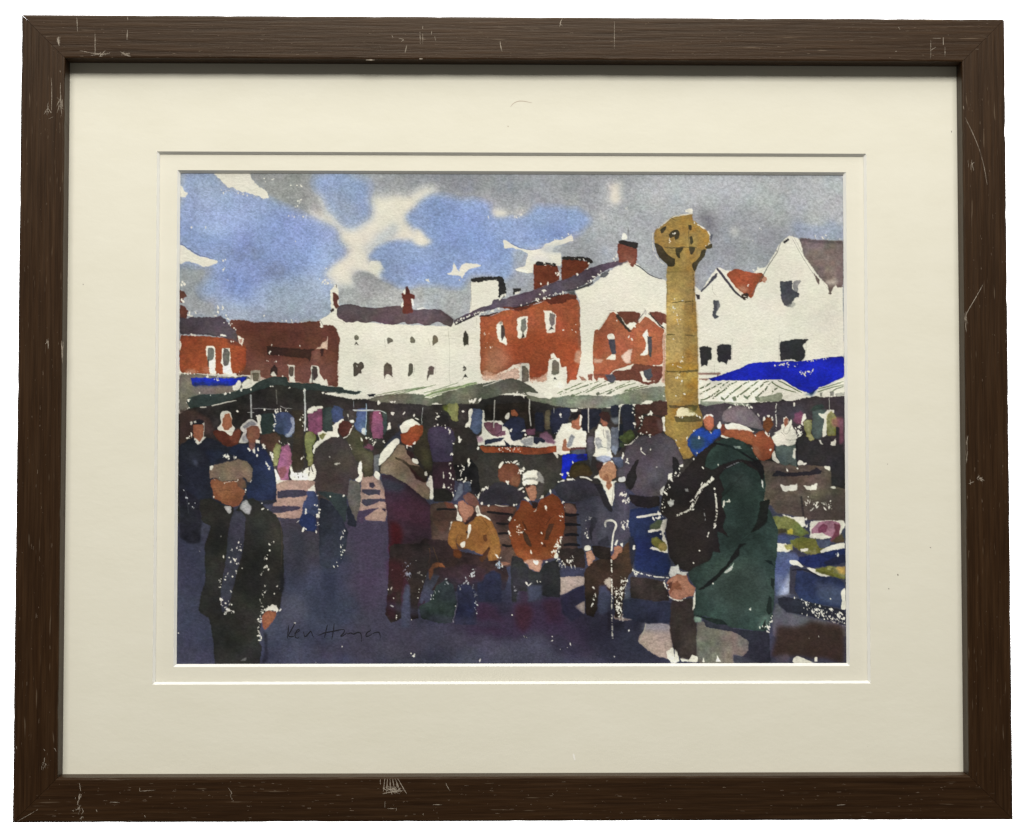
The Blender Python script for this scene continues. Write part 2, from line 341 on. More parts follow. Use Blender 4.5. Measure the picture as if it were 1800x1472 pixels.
sp(14, "250 625 330 612 380 605", 1.8, 1.4)
p((126,54,34), "775 150 800 140 1000 145 1030 200 1038 290 1000 312 900 345 778 395", rough=.8, var=.07)
p((46,42,40), "795 112 860 118 1005 128 1002 165 940 150 850 152 800 158", dry=.5)
sp(14, "850 150 900 130 970 148", 1.3, 1.6)
p((132,58,34), "1058 90 1200 90 1340 120 1330 170 1240 230 1150 262 1050 300", rough=.8, var=.07)
p((46,42,38), "1056 62 1150 62 1340 70 1378 115 1345 150 1300 105 1180 95 1058 100", dry=.6)
sp(9, "1150 82 1240 88 1330 95", 1.1, 1.2)
sp(12, "1035 230 1035 290", 1.6, 1.4)
w("1210 235 1215 245 1000 230 918 335 850 335 1325 130 1315 180 490 445 480 460 450 470", 2.0)
sp(10, "440 460 500 440", 1.8, 1.6)
p(PAPER, "592 188 640 178 700 192 768 205 770 228 690 222 610 205", rough=.7, edge=0)
# windows
p(PAPER, "408 740 440 710 470 722 490 860 515 892 510 942 440 912 420 870", rough=.8, edge=0)
p((72,60,56), "455 742 480 745 492 800 488 850 462 905 450 850", rough=.5)
p((140,134,124), "430 720 460 700 466 730 440 745", soft=1)
p(PAPER, "615 685 640 662 720 658 712 775 705 870 640 880 620 872", rough=.8, edge=0)
p((118,114,102), "655 692 700 670 706 780 672 830 650 790", rough=.6)
p((62,52,46), "652 878 672 818 692 865", rough=.4)
p(PAPER, "872 592 895 608 945 598 1000 640 992 820 915 830 895 770 888 640", rough=.8, edge=0)
p((118,114,106), "935 620 992 640 985 735 955 760 935 722", rough=.6)
p((62,56,54), "928 802 955 758 980 790 955 785", rough=.4)
l((110,104,96), 6, "965 610 962 760", a=.7)
p(PAPER, "655 1125 738 1118 728 1310 690 1320 640 1290", rough=.8, edge=0)
p((118,112,98), "668 1155 700 1150 728 1195 728 1300 680 1320 665 1325", rough=.7)
l((80,75,68), 6, "668 1155 663 1330")
p(PAPER, "932 1082 1035 1070 1050 1172 1108 1160 1105 1300 1130 1370 900 1370 915 1215", rough=.8, edge=0)
p(PAPER, "948 1035 980 1022 1015 1078 955 1085", rough=.7, edge=0)
p((118,112,98), "965 1098 1000 1088 1032 1135 1032 1232 990 1245 955 1232", rough=.7)
p((64,58,54), "972 1302 990 1260 1012 1290 985 1285", rough=.5)
l((90,60,50), 5, "940 1090 975 1072")
sp(9, "260 800 340 860 330 940 360 970", 1.1, 3)
w("365 960 350 970 345 960 1200 740 1200 820 1165 795 1070 795 300 970", 1.3)
l((140,62,40), 3, "275 680 300 760 290 900", a=.7)
l(LP, 3, "170 770 210 772 212 670", a=.5)
# ---------------- tall white gable, twin red gables (G)
t(1000, 400, 4.907)
p(PAPER, "92 640 50 545 200 500 300 410 400 345 510 288 585 312 650 365 720 420 845 462 845 1480 0 1480 60 1340 88 1200 105 1100", var=.012, edge=0, rough=.7)
l((78,78,88), 9, "570 320 620 345 680 400 740 432 800 447")
l((70,66,72), 16, "-20 545 60 535 130 515 200 480")
p((98,98,100), "262 428 330 385 345 400 300 438", rough=.6)
p((84,72,82), "380 310 440 285 520 290 440 330 360 345", soft=1)
p((118,56,44), "415 140 480 140 590 165 585 260 578 305 540 345 505 282 470 305 432 305 418 220", var=.09)
p((150,90,76), "440 230 560 250 540 330 500 285", soft=3, a=.6)
p((44,40,40), "418 112 490 115 598 132 592 190 500 160 425 140", dry=.4)
l((70,70,72), 3, "508 0 505 60", a=.6, taper=0)
p(PAPER, "450 60 470 40 500 80 512 108 450 108", rough=1, dry=.5, edge=0)
w("385 270 410 250 400 290 412 240", 2)
p((190,90,58), "215 890 270 870 300 820 350 735 385 730 420 770 490 850 535 885 590 825 650 765 690 780 780 860 830 890 810 915 808 1185 715 1190 700 1225 560 1175 380 1235 320 1300 212 1290 203 1100", var=.06, dry=.3)
p((176,72,40), "225 930 330 960 330 1080 240 1140 215 1100", soft=4, a=.6)
p((108,60,48), "405 732 480 724 570 730 622 745 592 830 560 820 520 822 500 845 450 785", rough=.8)
p((112,62,50), "690 732 760 724 835 752 860 790 842 840 800 845 735 792", rough=.8)
p((58,50,46), "400 752 430 755 470 820 540 895 520 905 470 850 405 780", rough=.6)
p((58,50,46), "680 740 705 745 770 820 835 885 800 870 740 800", rough=.6)
l((90,84,84), 8, "640 742 590 810", a=.8)
p(PAPER, "500 850 520 825 570 832 575 862 510 862", rough=.9, edge=0)
p(PAPER, "802 850 815 825 845 835 840 870", rough=.9, edge=0)
l(PAPER, 11, "350 735 300 820 255 878", taper=0)
l(PAPER, 9, "655 765 605 820", taper=0)
l((150,146,138), 4, "330 720 380 712 400 725", a=.7)
p((165,162,155), "640 740 655 705 675 735 665 755", rough=.6, a=.8)
p(PAPER, "325 925 385 912 398 970 340 972", rough=.9, dry=.3, edge=0)
p((72,72,80), "335 968 395 965 408 1088 372 1105 345 1015", rough=.5)
p(PAPER, "315 1138 365 1092 405 1098 400 1142", rough=.7, edge=0)
p(PAPER, "630 930 675 878 690 940 682 1105 612 1108 662 1050 670 1000", rough=.7, edge=0)
p((74,72,78), "675 938 715 945 712 1125 690 1110", rough=.5)
w("520 935 515 945 545 970 540 960 410 805 412 812", 1.9)
p((226,192,172), "445 1112 520 1052 550 1050 530 1110 525 1175 482 1172", rough=.8, soft=.8)
p((224,176,150), "215 1130 290 1140 275 1165 215 1170", soft=1, a=.8)
p((110,60,48), "375 1240 520 1228 560 1178 640 1182 715 1195 810 1200 805 1290 770 1345 680 1358 560 1325 395 1325", rough=.9, var=.07)
p((190,110,84), "806 920 835 910 832 1340 800 1340 810 1150", soft=1, a=.6)
p((76,80,88), "300 1268 385 1262 412 1312 375 1348 330 1325", rough=.8)
p((160,86,66), "160 1270 205 1262 200 1320 170 1320", rough=.7)
p((165,120,100), "85 1285 120 1290 155 1322 110 1322", rough=.6)
p((165,80,56), "215 1290 240 1330 262 1275 300 1290 305 1318 340 1322 300 1260 215 1262", rough=.7)
p(PAPER, "612 1245 640 1238 668 1322 762 1330 640 1335", rough=.7, edge=0)
p((78,80,88), "640 1235 708 1215 722 1290 690 1322 655 1300", rough=.7)
# ---------------- right-hand white houses (H)
t(1200, 400, 4.6)
p(PAPER, "100 470 150 520 200 435 270 330 300 325 350 350 400 350 540 420 600 340 680 320 780 140 860 65 950 95 1100 110 1290 300 1310 1080 1000 1110 500 1140 300 1240 120 1250", var=.012, edge=0, rough=.6)
p((112,116,126), "100 330 270 325 150 518 105 470", soft=1, a=.0)
l((76,74,84), 14, "150 518 200 470 250 420 275 375")
p((70,68,76), "205 460 235 400 285 365 275 405 235 440", rough=.5)
l((70,66,74), 20, "280 335 320 385 370 455 430 530 480 568")
p((178,74,44), "350 372 400 342 430 332 470 345 560 368 640 370 665 400 640 440 600 462 562 575 530 560 470 520 430 490 380 425", rough=1, dry=.3, var=.08)
p((226,150,122), "650 395 690 400 690 425 655 450 640 430", soft=1.2, dry=.5)
p((222,150,120), "430 490 500 470 540 520 470 525", soft=3, a=.7)
p((60,48,44), "470 535 540 535 530 570 500 590 480 570", dry=.5)
w("530 465 528 475 575 350 610 340 615 345 660 360 500 560 515 580", 2)
l((95,95,98), 6, "560 545 600 470 650 390 700 300 770 200 790 130", a=.9)
p((100,100,104), "720 235 780 150 790 160 740 240", dry=.8, a=.7)
p((50,48,50), "808 118 858 88 862 105 825 132", rough=.5)
p((106,94,92), "940 90 1000 88 1120 105 1300 110 1300 480 1260 492 1235 470 1215 500 1200 545 1185 545 1180 480 1120 410 1050 330 980 220 965 150", var=.07)
p((78,70,72), "945 88 1100 105 1300 112 1300 140 1100 130 950 105", soft=1.5, a=.7)
p((196,188,178), "1160 420 1200 440 1230 400 1260 440 1230 480 1170 460", soft=2.5, a=.7)
l((120,118,114), 4, "890 95 940 190 1000 290 1060 380 1100 430", a=.7)
l((140,138,132), 3, "905 90 965 200 1050 320 1175 500", a=.6)
p((105,88,86), "1060 368 1112 425 1100 465 1085 440", rough=.4)
p((74,76,82), "785 442 840 438 885 430 890 500 945 530 942 562 910 575 890 600 870 642 828 640 795 580", rough=.8)
p((150,150,148), "890 432 975 430 935 470 940 520 900 515", soft=.8, dry=.4)
p((180,180,174), "830 640 900 600 915 630 880 650", soft=1, a=.7)
p((80,80,88), "248 590 290 590 304 640 275 682 272 705 298 722 262 742 240 712 250 660", rough=.5)
p((150,150,152), "290 595 304 640 278 680 280 640", soft=1, a=.7)
p((58,56,58), "103 540 138 548 140 585 118 580", rough=.4)
BK=(47,47,50)
p(BK, "135 968 180 958 238 975 228 1010 232 1070 205 1078 198 1122 178 1108 148 1130", rough=.7)
p(BK, "280 958 320 945 395 955 390 1078 370 1068 358 1110 320 1085 290 1098 275 1010", rough=.7)
p(BK, "785 925 880 910 960 902 1022 910 968 958 990 1000 988 1055 958 1095 900 1072 790 1078", rough=.8)
for s in ["780 870 780 1080","1000 890 1000 1000","400 900 400 1080","255 1110 258 1180","275 945 420 945","240 470 240 520 280 565"]:
    l((150,146,138), 3, s, a=.6, taper=0)
l((152,122,112), 18, "110 1186 300 1184", taper=0, soft=.8)
l((152,122,112), 12, "290 1180 280 1215")
p((150,116,106), "130 1225 225 1222 178 1248 140 1240", rough=.5)
p((26,36,166), "200 1228 300 1200 400 1165 490 1135 520 1110 560 1100 780 1085 960 1088 1120 1065 1310 1043 1310 1215 1200 1262 1080 1320 1050 1355 990 1352 920 1305 810 1236 550 1246 330 1240 250 1248", rough=.9, dry=.3, var=.06)
p((18,30,140), "600 1150 1100 1180 1250 1200 1100 1290 980 1320 860 1240", soft=6, a=.5)
sp(26, "735 1120 800 1115 900 1120 930 1105", 1.5, 1.8)
sp(18, "945 1165 985 1185 1060 1165", 1.5, 2)
sp(16, "960 1088 1060 1078 1200 1060", 1.2, .9)
# ---------------- dark depth of the stalls
t(0, 0, 1)
p((48,45,43), "300 736 334 715 367 709 415 695 458 681 483 673 530 681 567 686 603 692 640 701 760 712 850 700 880 694 940 697 1000 714 1080 718 1170 706 1240 712 1330 708 1400 700 1500 697 1500 880 1300 880 1180 880 960 880 800 900 600 860 480 840 300 930", var=.14, rough=.5)
t(1200, 640, 6)
p((62,55,60), "170 430 440 405 560 445 720 430 960 405 1200 380 1400 345 1800 345 1800 860 1560 1080 1200 1080 980 900 400 700 170 540", var=.08)
# green left awning (I)
t(300, 640, 6)
p((74,56,50), "85 470 230 480 400 560 470 700 200 800 85 860", soft=2, a=.8)
p((50,74,68), "165 400 185 358 300 320 460 315 600 300 760 255 840 238 920 190 1000 150 1050 128 1220 125 1235 190 1400 198 1500 210 1650 235 1820 240 1820 298 1600 280 1380 262 1230 225 1100 212 950 262 800 310 690 352 560 400 400 435 205 462", rough=.9, dry=.25, var=.09)
p((40,60,56), "220 330 500 330 500 400 220 430", soft=3, a=.5)
l(PAPER, 9, "310 452 370 450", taper=0)
l(PAPER, 11, "430 435 520 415 600 395 690 378")
w("415 325 570 312 575 305 620 298 1055 230 1070 232 1240 250 1250 245 1600 305 740 270 745 280 840 265 300 300 190 370 185 385 160 400 660 270 1410 265 1405 280", 1.9)
l((170,172,168), 17, "840 325 845 420 848 560", taper=0)
l((190,192,188), 17, "1408 280 1412 420 1415 560 1410 700", taper=0)
l((110,108,104), 8, "1108 270 1118 420", taper=0)
l((180,180,176), 6, "860 465 960 462 1060 478 1160 475")
l((175,175,170), 6, "1155 440 1200 465 1280 465")
l((180,180,176), 6, "805 510 875 508")
# awnings in the middle (J,K,L)
t(540, 640, 6)
p((48,70,66), "-20 200 100 200 230 240 360 265 500 285 572 288 545 315 500 325 330 300 150 280 -20 262", rough=.7)
p(PAPER, "170 310 260 298 420 320 560 325 760 310 760 345 600 365 480 372 330 345", edge=0, rough=.7)
p((32,34,40), "630 318 722 312 700 340 655 345", rough=.5)
p((104,106,90), "690 352 760 335 870 318 1000 310 1220 318 1250 345 1300 358 1420 320 1560 290 1820 240 1820 420 1640 418 1480 425 1330 405 1280 440 1180 420 900 412 760 400 620 375", rough=.8, var=.08)
p((156,170,128), "1235 330 1330 290 1500 245 1650 215 1790 185 1795 215 1600 265 1420 310 1300 350", rough=.8, a=.9, dry=.3)
for s in ["720 330 860 300 1000 275 1120 260 1230 240","860 322 1000 290 1200 255 1350 220","960 320 1100 280 1250 250","1230 305 1400 260 1590 195","1240 335 1400 290 1560 250 1780 190"]:
    l((104,122,84), 8, s)
l(PAPER, 9, "1240 350 1400 300 1560 270 1800 225", taper=0)
w("745 405 760 408 880 400 900 398 920 400 480 365 165 305", 2.2)
t(780, 640, 6)
p((102,104,90), "-20 302 120 270 260 225 400 205 480 190 620 165 720 145 790 170 860 205 920 240 1000 305 880 330 740 305 600 322 540 350 380 375 220 400 100 415 -20 425", rough=.7, var=.09)
p((116,118,102), "860 330 960 330 1060 345 1200 355 1350 330 1500 328 1600 335 1820 345 1820 440 1640 455 1500 462 1420 470 1290 462 1160 440 1000 405 900 380", rough=.7, var=.08)
p(PAPER, "840 310 900 300 1000 310 1120 300 1160 340 1120 370 1000 355 900 330", edge=0, rough=.9, dry=.3)
l(PAPER, 9, "410 235 600 170", taper=0)
sp(12, "740 270 745 310 800 320 870 320", 1.8, 2)
w("290 390 320 385 270 395 1440 460 1460 465 1480 460 380 375", 2.4)
t(980, 640, 6)
p((119,121,108), "-20 352 150 345 300 332 420 338 560 340 700 305 800 275 1000 245 1145 240 1145 395 1000 410 880 425 780 430 680 425 600 450 440 470 250 462 120 450 -20 440", rough=.6, var=.09)
p((134,134,122), "700 300 900 260 1140 245 1140 300 900 330 700 350", soft=5, a=.5)
for s in ["0 310 160 240 300 185","30 320 240 250 440 180","170 330 400 240 520 175","300 300 430 240 620 190","420 330 600 260 760 190","560 300 680 240 820 205","690 295 800 250 930 220","740 285 860 255 960 235"]:
    l((104,114,84), 11, s, dry=.2)
for s in ["120 330 165 318 195 345 150 355","390 310 440 290 450 330 410 335","470 330 540 300 560 280 590 300 530 325","690 290 730 262 740 275 720 300","280 315 330 300 340 320"]:
    p((104,110,90), s, rough=.7, dry=.3)
sp(14, "250 260 400 230 540 240 620 200", .9, 2.5, (110,116,96))
t(1200, 640, 6)
p(PAPER, "170 172 300 185 600 180 800 178 1050 168 1100 200 1150 240 1250 290 1400 340 1200 385 1150 400 1060 340 1040 395 960 402 720 410 620 420 400 410 180 405", edge=0, rough=.7)
for s in ["185 262 240 240 295 205","185 320 260 280 340 240 410 205","190 382 260 370 380 290 430 220 490 192","310 382 360 330 440 280 500 220 570 190","450 375 520 300 590 260 640 215 700 190","560 362 620 320 690 270 740 230 800 188","680 365 750 290 830 240 860 200 910 190","780 360 830 310 880 270 900 230 960 190","940 315 960 280 1000 258"]:
    l((96,110,80), 17, s, dry=.1)
for s in ["940 195 1000 240 1080 275 1200 305","1010 180 1110 230 1220 290 1260 310"]:
    l((108,122,90), 13, s)
for s in ["400 340 440 370 450 395 410 380","520 360 560 340 570 390 540 400","640 330 690 350 690 380 650 360","760 345 810 350 815 390 770 390"]:
    p((110,120,98), s, rough=.6)
p((128,136,112), "800 350 900 340 1040 300 1060 340 1040 392 960 402 820 405 770 400", rough=.6, dry=.4, a=.85)
p((142,150,132), "180 392 300 400 420 398 560 415 720 425 700 445 560 440 450 412 330 430 250 452 190 430", rough=.7, a=.9)
p(PAPER, "1055 340 1100 320 1120 370 1180 350 1190 385 1110 402 1060 380", edge=0, rough=1, dry=.3)
p(PAPER, "1398 335 1420 290 1440 258 1560 222 1720 165 1720 318 1600 345 1500 358 1400 345", edge=0, rough=.7)
for s in ["1440 270 1560 235 1700 190","1430 300 1560 255 1700 225","1560 305 1620 270 1700 240"]:
    l((130,140,112), 13, s)
p((150,150,140), "1450 310 1480 305 1478 350 1450 348", rough=.6)
p((150,150,140), "1560 295 1600 292 1600 340 1560 345", rough=.6)
p((150,150,140), "1610 320 1720 300 1720 335 1620 345", rough=.6, a=.7)
p((20,60,120), "1300 330 1360 345 1420 290 1380 300", soft=1.5, a=.8)
# ---------------- market cross
t(1000, 400, 4.907)
p((160,128,62), "845 320 1080 320 1085 480 1092 640 1102 820 1112 1000 1115 1480 830 1480 830 1250 840 900 840 500", rough=.5, var=.07)
p((172,142,78), "845 650 985 650 985 1200 840 1200", soft=3, a=.6)
p((146,112,52), "988 640 1095 640 1112 1000 1115 1480 985 1480", soft=2, a=.7)
p((150,118,54), "850 350 1070 350 1075 500 850 500", soft=4, a=.5)
BR=(96,82,46)
for s in ["855 385 960 378 1070 388","890 650 940 642 990 634","1000 645 1075 636","850 926 915 926","1000 930 1090 936"]: l(BR, 9, s)
p(BR, "838 1236 920 1236 1000 1245 1100 1225 1105 1248 1000 1256 860 1254", rough=.5)
l(BR, 7, "1072 400 1075 560 1065 640 1070 745", dry=.5)
l(BR, 6, "1105 850 1112 1200", a=.5)
l(BR, 5, "845 480 840 700", a=.6)
sp(16, "895 680 905 720 930 760 960 800 925 820", 1.7, 2)
sp(9, "995 1070 985 1140 955 1210", 1.3, 1.5)
sp(9, "930 1270 935 1320 925 1380", 1.3, 1.5)
w("975 632 900 965 995 1330 1000 1440 925 1450 910 620 895 1190", 1.4)
t(1100, 290, 4.5)
p((74,76,86), "540 380 640 400 700 540 680 640 560 460", soft=8, a=.5)
p((158,124,56), "225 520 280 480 360 412 460 395 527 392 530 440 600 492 660 540 666 620 630 680 600 735 548 790 550 850 325 850 330 785 280 745 250 690 220 600", rough=.7, var=.07)
l(PAPER, 9, "255 502 300 465 360 415 420 402 520 385", dry=.3, taper=0)
l(PAPER, 10, "528 452 600 492 668 540 668 620 632 640", dry=.2, taper=0)
l(PAPER, 7, "214 540 205 640 240 730 310 800", dry=.6, taper=0)
p(PAPER, "458 385 462 365 485 350 500 335 508 360 520 335 530 385", rough=1, dry=.5, edge=0)
p((80,84,96), "665 550 690 555 680 600 666 600", soft=1)
D2=(66,60,42)
for s in ["275 512 322 475 310 515 278 548","340 552 368 520 412 512 424 545 415 580 392 598 385 560 350 582","495 478 522 480 515 522 500 512","505 572 520 562 532 612 512 640","225 620 270 632 318 700 360 735 390 748 382 802 330 805 325 780 262 735","392 680 400 660 465 648 425 700 425 742 402 722","500 650 555 655 520 718 505 690","600 680 632 668 625 722 570 780 548 845 528 815 525 780 562 760 590 720","660 632 682 622 682 655 650 665 625 655"]:
    p(D2, s, rough=.5, var=.1, soft=.4); l(D2, 5, s+" "+" ".join(s.split()[:2]), taper=0)
l((92,80,50), 7, "305 650 360 662 450 650 560 655")
l((92,80,50), 5, "355 420 390 440"); l((92,80,50), 4, "500 500 495 580 505 660")
w("345 590 352 605 345 615 372 548 385 542", 1.6)
t(980, 640, 6)
p((150,116,50), "1135 -10 1482 -10 1485 430 1500 470 1530 560 1530 650 1470 720 1390 800 1440 950 1400 1000 1330 1010 1290 920 1230 800 1130 740 1130 560 1150 440 1135 300", rough=.6, var=.07)
p((168,136,70), "1140 90 1320 90 1320 420 1150 420", soft=3, a=.5)
l((120,92,44), 6, "1325 90 1322 430", a=.7)
p((92,80,48), "1145 75 1280 82 1400 66 1478 62 1478 85 1380 95 1250 92 1150 90", rough=.5)
p((92,80,50), "1170 435 1290 448 1400 430 1480 440 1470 490 1430 500 1380 470 1230 472 1180 465", rough=.7)
p((224,214,172), "1270 475 1330 460 1380 462 1440 510 1500 545 1420 545 1290 560 1240 548", rough=1.4, dry=.5, edge=0)
p((96,84,54), "1222 552 1290 562 1400 552 1522 560 1522 610 1400 616 1250 615", rough=.6)
p((142,122,60), "1370 455 1430 465 1440 515 1390 510", soft=1, a=.8)
sp(12, "1250 545 1350 540 1520 550", 1.8, 1.6)
sp(14, "1260 115 1265 160 1300 200 1330 190", 1.4, 2)
w("1340 320 1250 340 1265 150 1217 10 1290 35 1120 340", 1.7)
# ---------------- ground
t(0, 0, 1)
p((63,66,94), "300 930 340 900 500 850 700 830 900 860 1150 860 1250 900 1500 860 1500 1180 300 1180", rough=.6, var=.06, k=1)
p((62,57,68), "480 905 570 900 620 920 610 1000 500 1000", soft=10, a=.9)
p((56,54,62), "500 930 560 930 560 990 500 985", soft=8, a=.7)
p((76,64,90), "610 910 690 905 690 1080 640 1100 600 1010", soft=10, a=.8)
p((58,66,96), "500 1020 600 1020 620 1100 500 1090", soft=10, a=.7)
p((80,84,108), "490 1055 530 1040 530 1090 490 1120", soft=8, a=.8)
p((72,64,90), "600 1090 760 1110 900 1110 880 1150 620 1160", soft=10, a=.6)
p((78,72,88), "660 1130 740 1140 720 1165 650 1165", soft=8, a=.5)
p((60,44,70), "760 1060 1040 1050 1090 1120 1040 1160 960 1140 800 1110", soft=9, a=.85)
p((46,46,70), "1000 1040 1190 1060 1180 1180 1080 1180 1020 1120", soft=8, a=.8)
p((84,84,112), "840 1120 960 1130 960 1175 840 1175", soft=9, a=.6)
p((40,46,84), "1000 1030 1060 1020 1030 1060 990 1060", soft=4, a=.8)
for x, y, wd, h, c, a in ((520,980,20,90,(50,54,72),.6),(575,1010,22,110,(44,52,80),.7),(610,1000,16,60,(56,60,84),.5),(645,1010,24,120,(70,58,84),.6),(560,1060,60,40,(50,58,86),.6),(480+40,1120,60,30,(60,66,92),.6),(700,1100,50,46,(74,70,98),.6),(780,1120,80,30,(78,76,104),.5),(600,1140,90,24,(66,62,86),.6),(350,1000,20,80,(52,56,84),.6),(340,1100,24,50,(66,72,104),.6),(880,1090,20,60,(52,36,54),.6),(920,1060,26,70,(54,34,46),.65),(975,1080,22,60,(52,36,50),.6),(1020,1100,30,50,(48,36,60),.7),(850,1060,20,70,(60,36,66),.8),(1060,1110,40,40,(40,38,60),.7),(1130,1090,40,60,(36,36,60),.7),(1000,1140,60,24,(54,52,80),.7),(1100,1150,50,20,(44,44,70),.7),(910,1130,50,20,(76,74,104),.7)):
    p(c, f"{x-wd/2} {y-h/2} {x+wd/2} {y-h/2+6} {x+wd*.6} {y+h/3} {x+wd/4} {y+h/2} {x-wd/3} {y+h/2-8} {x-wd*.6} {y}", soft=5.5, a=a)
# pink pavement and steps
t(480, 820, 6)
PK=(158,133,121)
p(PK, "20 190 100 150 260 130 400 130 450 160 440 540 100 545 -20 520 0 380", rough=.6)
p(PK, "930 60 1120 120 1200 280 1195 500 1180 575 980 570 900 460 925 240", rough=.6)
p((62,60,80), "40 260 150 245 300 245 360 260 345 305 250 325 40 330", rough=.6)
p((66,62,80), "-20 418 100 412 260 418 300 438 240 460 60 490 -20 490", rough=.6)
p(PAPER, "360 255 400 210 445 190 445 270 420 260", rough=.8, edge=0)
p((66,62,78), "930 238 1050 235 1130 250 1130 305 1100 290 1000 305 935 270", rough=.6)
p((66,62,78), "930 345 1050 342 1190 340 1195 375 1120 370 1060 400 970 420 930 380", rough=.6)
p((72,62,84), "900 470 1000 450 1120 435 1060 470 990 520 960 540 940 600 880 600 880 500", rough=.6)
p((60,50,64), "1150 440 1190 450 1180 480 1150 460", rough=.6)
p((62,58,70), "1012 165 1060 170 1075 205 1045 228 1015 215", rough=.6)
l((176,130,110), 6, "1130 235 1180 290 1200 330")
t(840, 960, 4.737)
PK2=(166,151,141)
p(PK2, "678 262 800 248 890 258 890 330 800 355 740 395 690 412 665 340", rough=.6)
p(PK2, "800 512 890 455 890 575", rough=.4)
p((158,140,132), "1130 590 1180 560 1290 600 1285 622 1215 630 1140 612", rough=.6)
p((172,154,143), "1390 640 1600 655 1625 850 1640 960 1560 938 1500 925 1400 860 1335 800 1345 760 1390 700", rough=.6)
p((130,132,150), "1400 645 1600 660 1605 740 1400 720", soft=6, a=.8)
p(PAPER, "1560 890 1600 870 1625 830 1645 965 1600 940", rough=1, dry=.4, edge=0)
l((190,184,170), 9, "1345 800 1390 700 1400 640")
# ---------------- goods on the left stall (I)
t(300, 640, 6)
p((46,66,62), "940 525 1080 515 1085 700 1040 730 950 735", var=.1)
p((66,86,140), "1085 515 1160 500 1240 505 1300 560 1300 690 1270 765 1210 770 1180 740 1085 690", var=.12)
p((44,62,96), "1085 660 1180 650 1190 740 1120 700", soft=2, a=.8)
p((150,158,176), "1250 560 1300 540 1305 690 1262 765 1215 775 1180 745 1250 720 1280 650", rough=1, dry=.5, a=.9)
p(PAPER, "910 530 945 520 955 560 940 640 965 735 930 730 905 640", rough=1.1, dry=.4, edge=0)
sp(12, "1080 505 1120 490 1240 490", 1.5, 1.6)
sp(8, "1083 540 1090 620 1080 700", 1.5, 1.2)
p((52,46,38), "1275 480 1395 480 1400 900 1400 1090 1300 1140 1275 1060 1290 800 1310 700 1300 560", rough=.7, var=.1)
p((140,72,104), "1440 520 1520 500 1560 450 1595 470 1595 720 1550 750 1500 720 1450 700", var=.1)
p(PAPER, "1435 520 1450 460 1520 440 1605 440 1600 465 1560 460 1520 490 1480 515", rough=1, edge=0)
p((54,82,78), "1600 470 1660 450 1700 460 1700 700 1640 712 1605 690", var=.12)
p((60,78,130), "1690 490 1720 440 1760 445 1810 470 1820 600 1740 650 1700 600", var=.1)
p(PAPER, "1700 650 1740 620 1820 570 1820 620 1760 640 1740 700 1770 760 1660 770 1580 830 1510 910 1500 860 1560 790 1540 720 1600 700 1640 715 1710 705", rough=1, edge=0)
p((140,142,50), "1420 720 1470 705 1525 740 1525 790 1490 870 1500 1000 1480 1080 1440 1060 1420 880 1405 800", var=.12)
p((130,132,52), "1560 760 1600 730 1650 740 1620 790 1575 800", var=.1)
p((104,66,54), "940 740 1100 720 1160 760 1140 850 1090 920 1040 910 940 820", a=.5)
p((132,132,52), "1090 880 1120 830 1165 860 1150 960 1120 1060 1080 1080 1080 980", var=.12)
p((150,84,118), "1170 870 1240 840 1265 900 1272 1040 1245 1120 1240 1215 1150 1225 1120 1080 1150 980", var=.1)
p((140,82,90), "1120 1090 1220 1080 1230 1130 1190 1200 1150 1210", soft=1.2)
p(PAPER, "1060 930 1085 915 1080 990 1090 1060 1130 1150 1160 1210 1110 1240 1095 1100 1060 1000", rough=1, dry=.3, edge=0)
p(PAPER, "1255 1050 1275 1060 1285 1140 1320 1150 1400 1130 1440 1070 1480 1090 1495 1040 1525 1050 1535 1200 1500 1225 1260 1222", rough=1.2, dry=.5, edge=0)
for s in ["1300 1140 1305 1190","1340 1140 1345 1200","1385 1100 1390 1190","1460 1070 1455 1190","1480 1080 1500 1150"]: l((80,78,70), 12, s, dry=.4)
sp(12, "1380 540 1400 600 1400 660 1430 670", 1.8, 1.6)
sp(6, "1150 800 1180 830 1240 840", 1.5, 1.5)
w("1400 980 1380 990 700 495 985 475 905 545", 2)
# middle goods (J)
t(540, 640, 6)
p((70,94,152), "525 470 620 465 620 560 612 745 560 720 500 680 490 640 520 560", var=.1)
p((200,204,206), "560 680 610 660 618 755 570 735", rough=1, dry=.6)
l((140,170,190), 10, "622 420 622 560 610 740", taper=0)
p((146,76,110), "695 495 760 492 790 560 800 700 800 790 740 800 690 780 670 680", var=.1)
p((110,56,70), "660 520 690 510 680 640 655 700", soft=1, a=.6)
p((58,86,80), "790 490 835 510 838 700 805 760 795 620", var=.1)
l((186,196,196), 16, "485 485 560 488 690 486", taper=0)
l((190,195,190), 9, "700 490 780 490 830 520")
l((150,160,165), 4, "487 390 487 460"); l((190,195,190), 5, "1218 455 1205 560 1205 640", taper=0)
p((60,56,52), "440 490 520 490 520 560 480 590 440 560", var=.2)
p(PAPER, "415 510 435 530 430 590 490 585 490 630 420 600", rough=1, dry=.4, edge=0)
p((58,54,52), "700 780 800 790 810 860 740 880 700 840")
p(PAPER, "850 620 870 610 878 680 840 700", rough=.8, edge=0)
w("890 520 900 530 1015 520 905 515 760 515 1150 575 1125 540 800 820 810 825", 2.2)
p((148,150,46), "1490 420 1580 415 1592 470 1588 610 1530 600 1510 540 1480 500 1440 470", var=.08)
p((100,108,50), "1420 440 1480 430 1480 500 1430 480", soft=1.5, a=.8)
p((58,54,52), "1600 480 1660 460 1700 490 1700 560 1660 640 1600 650 1590 560", var=.2)
p(PAPER, "1700 470 1740 465 1730 560 1715 690 1650 660 1700 600", rough=.9, edge=0, dry=.3)
p((84,104,150), "1745 470 1830 470 1830 700 1790 745 1730 690 1730 560", var=.08)
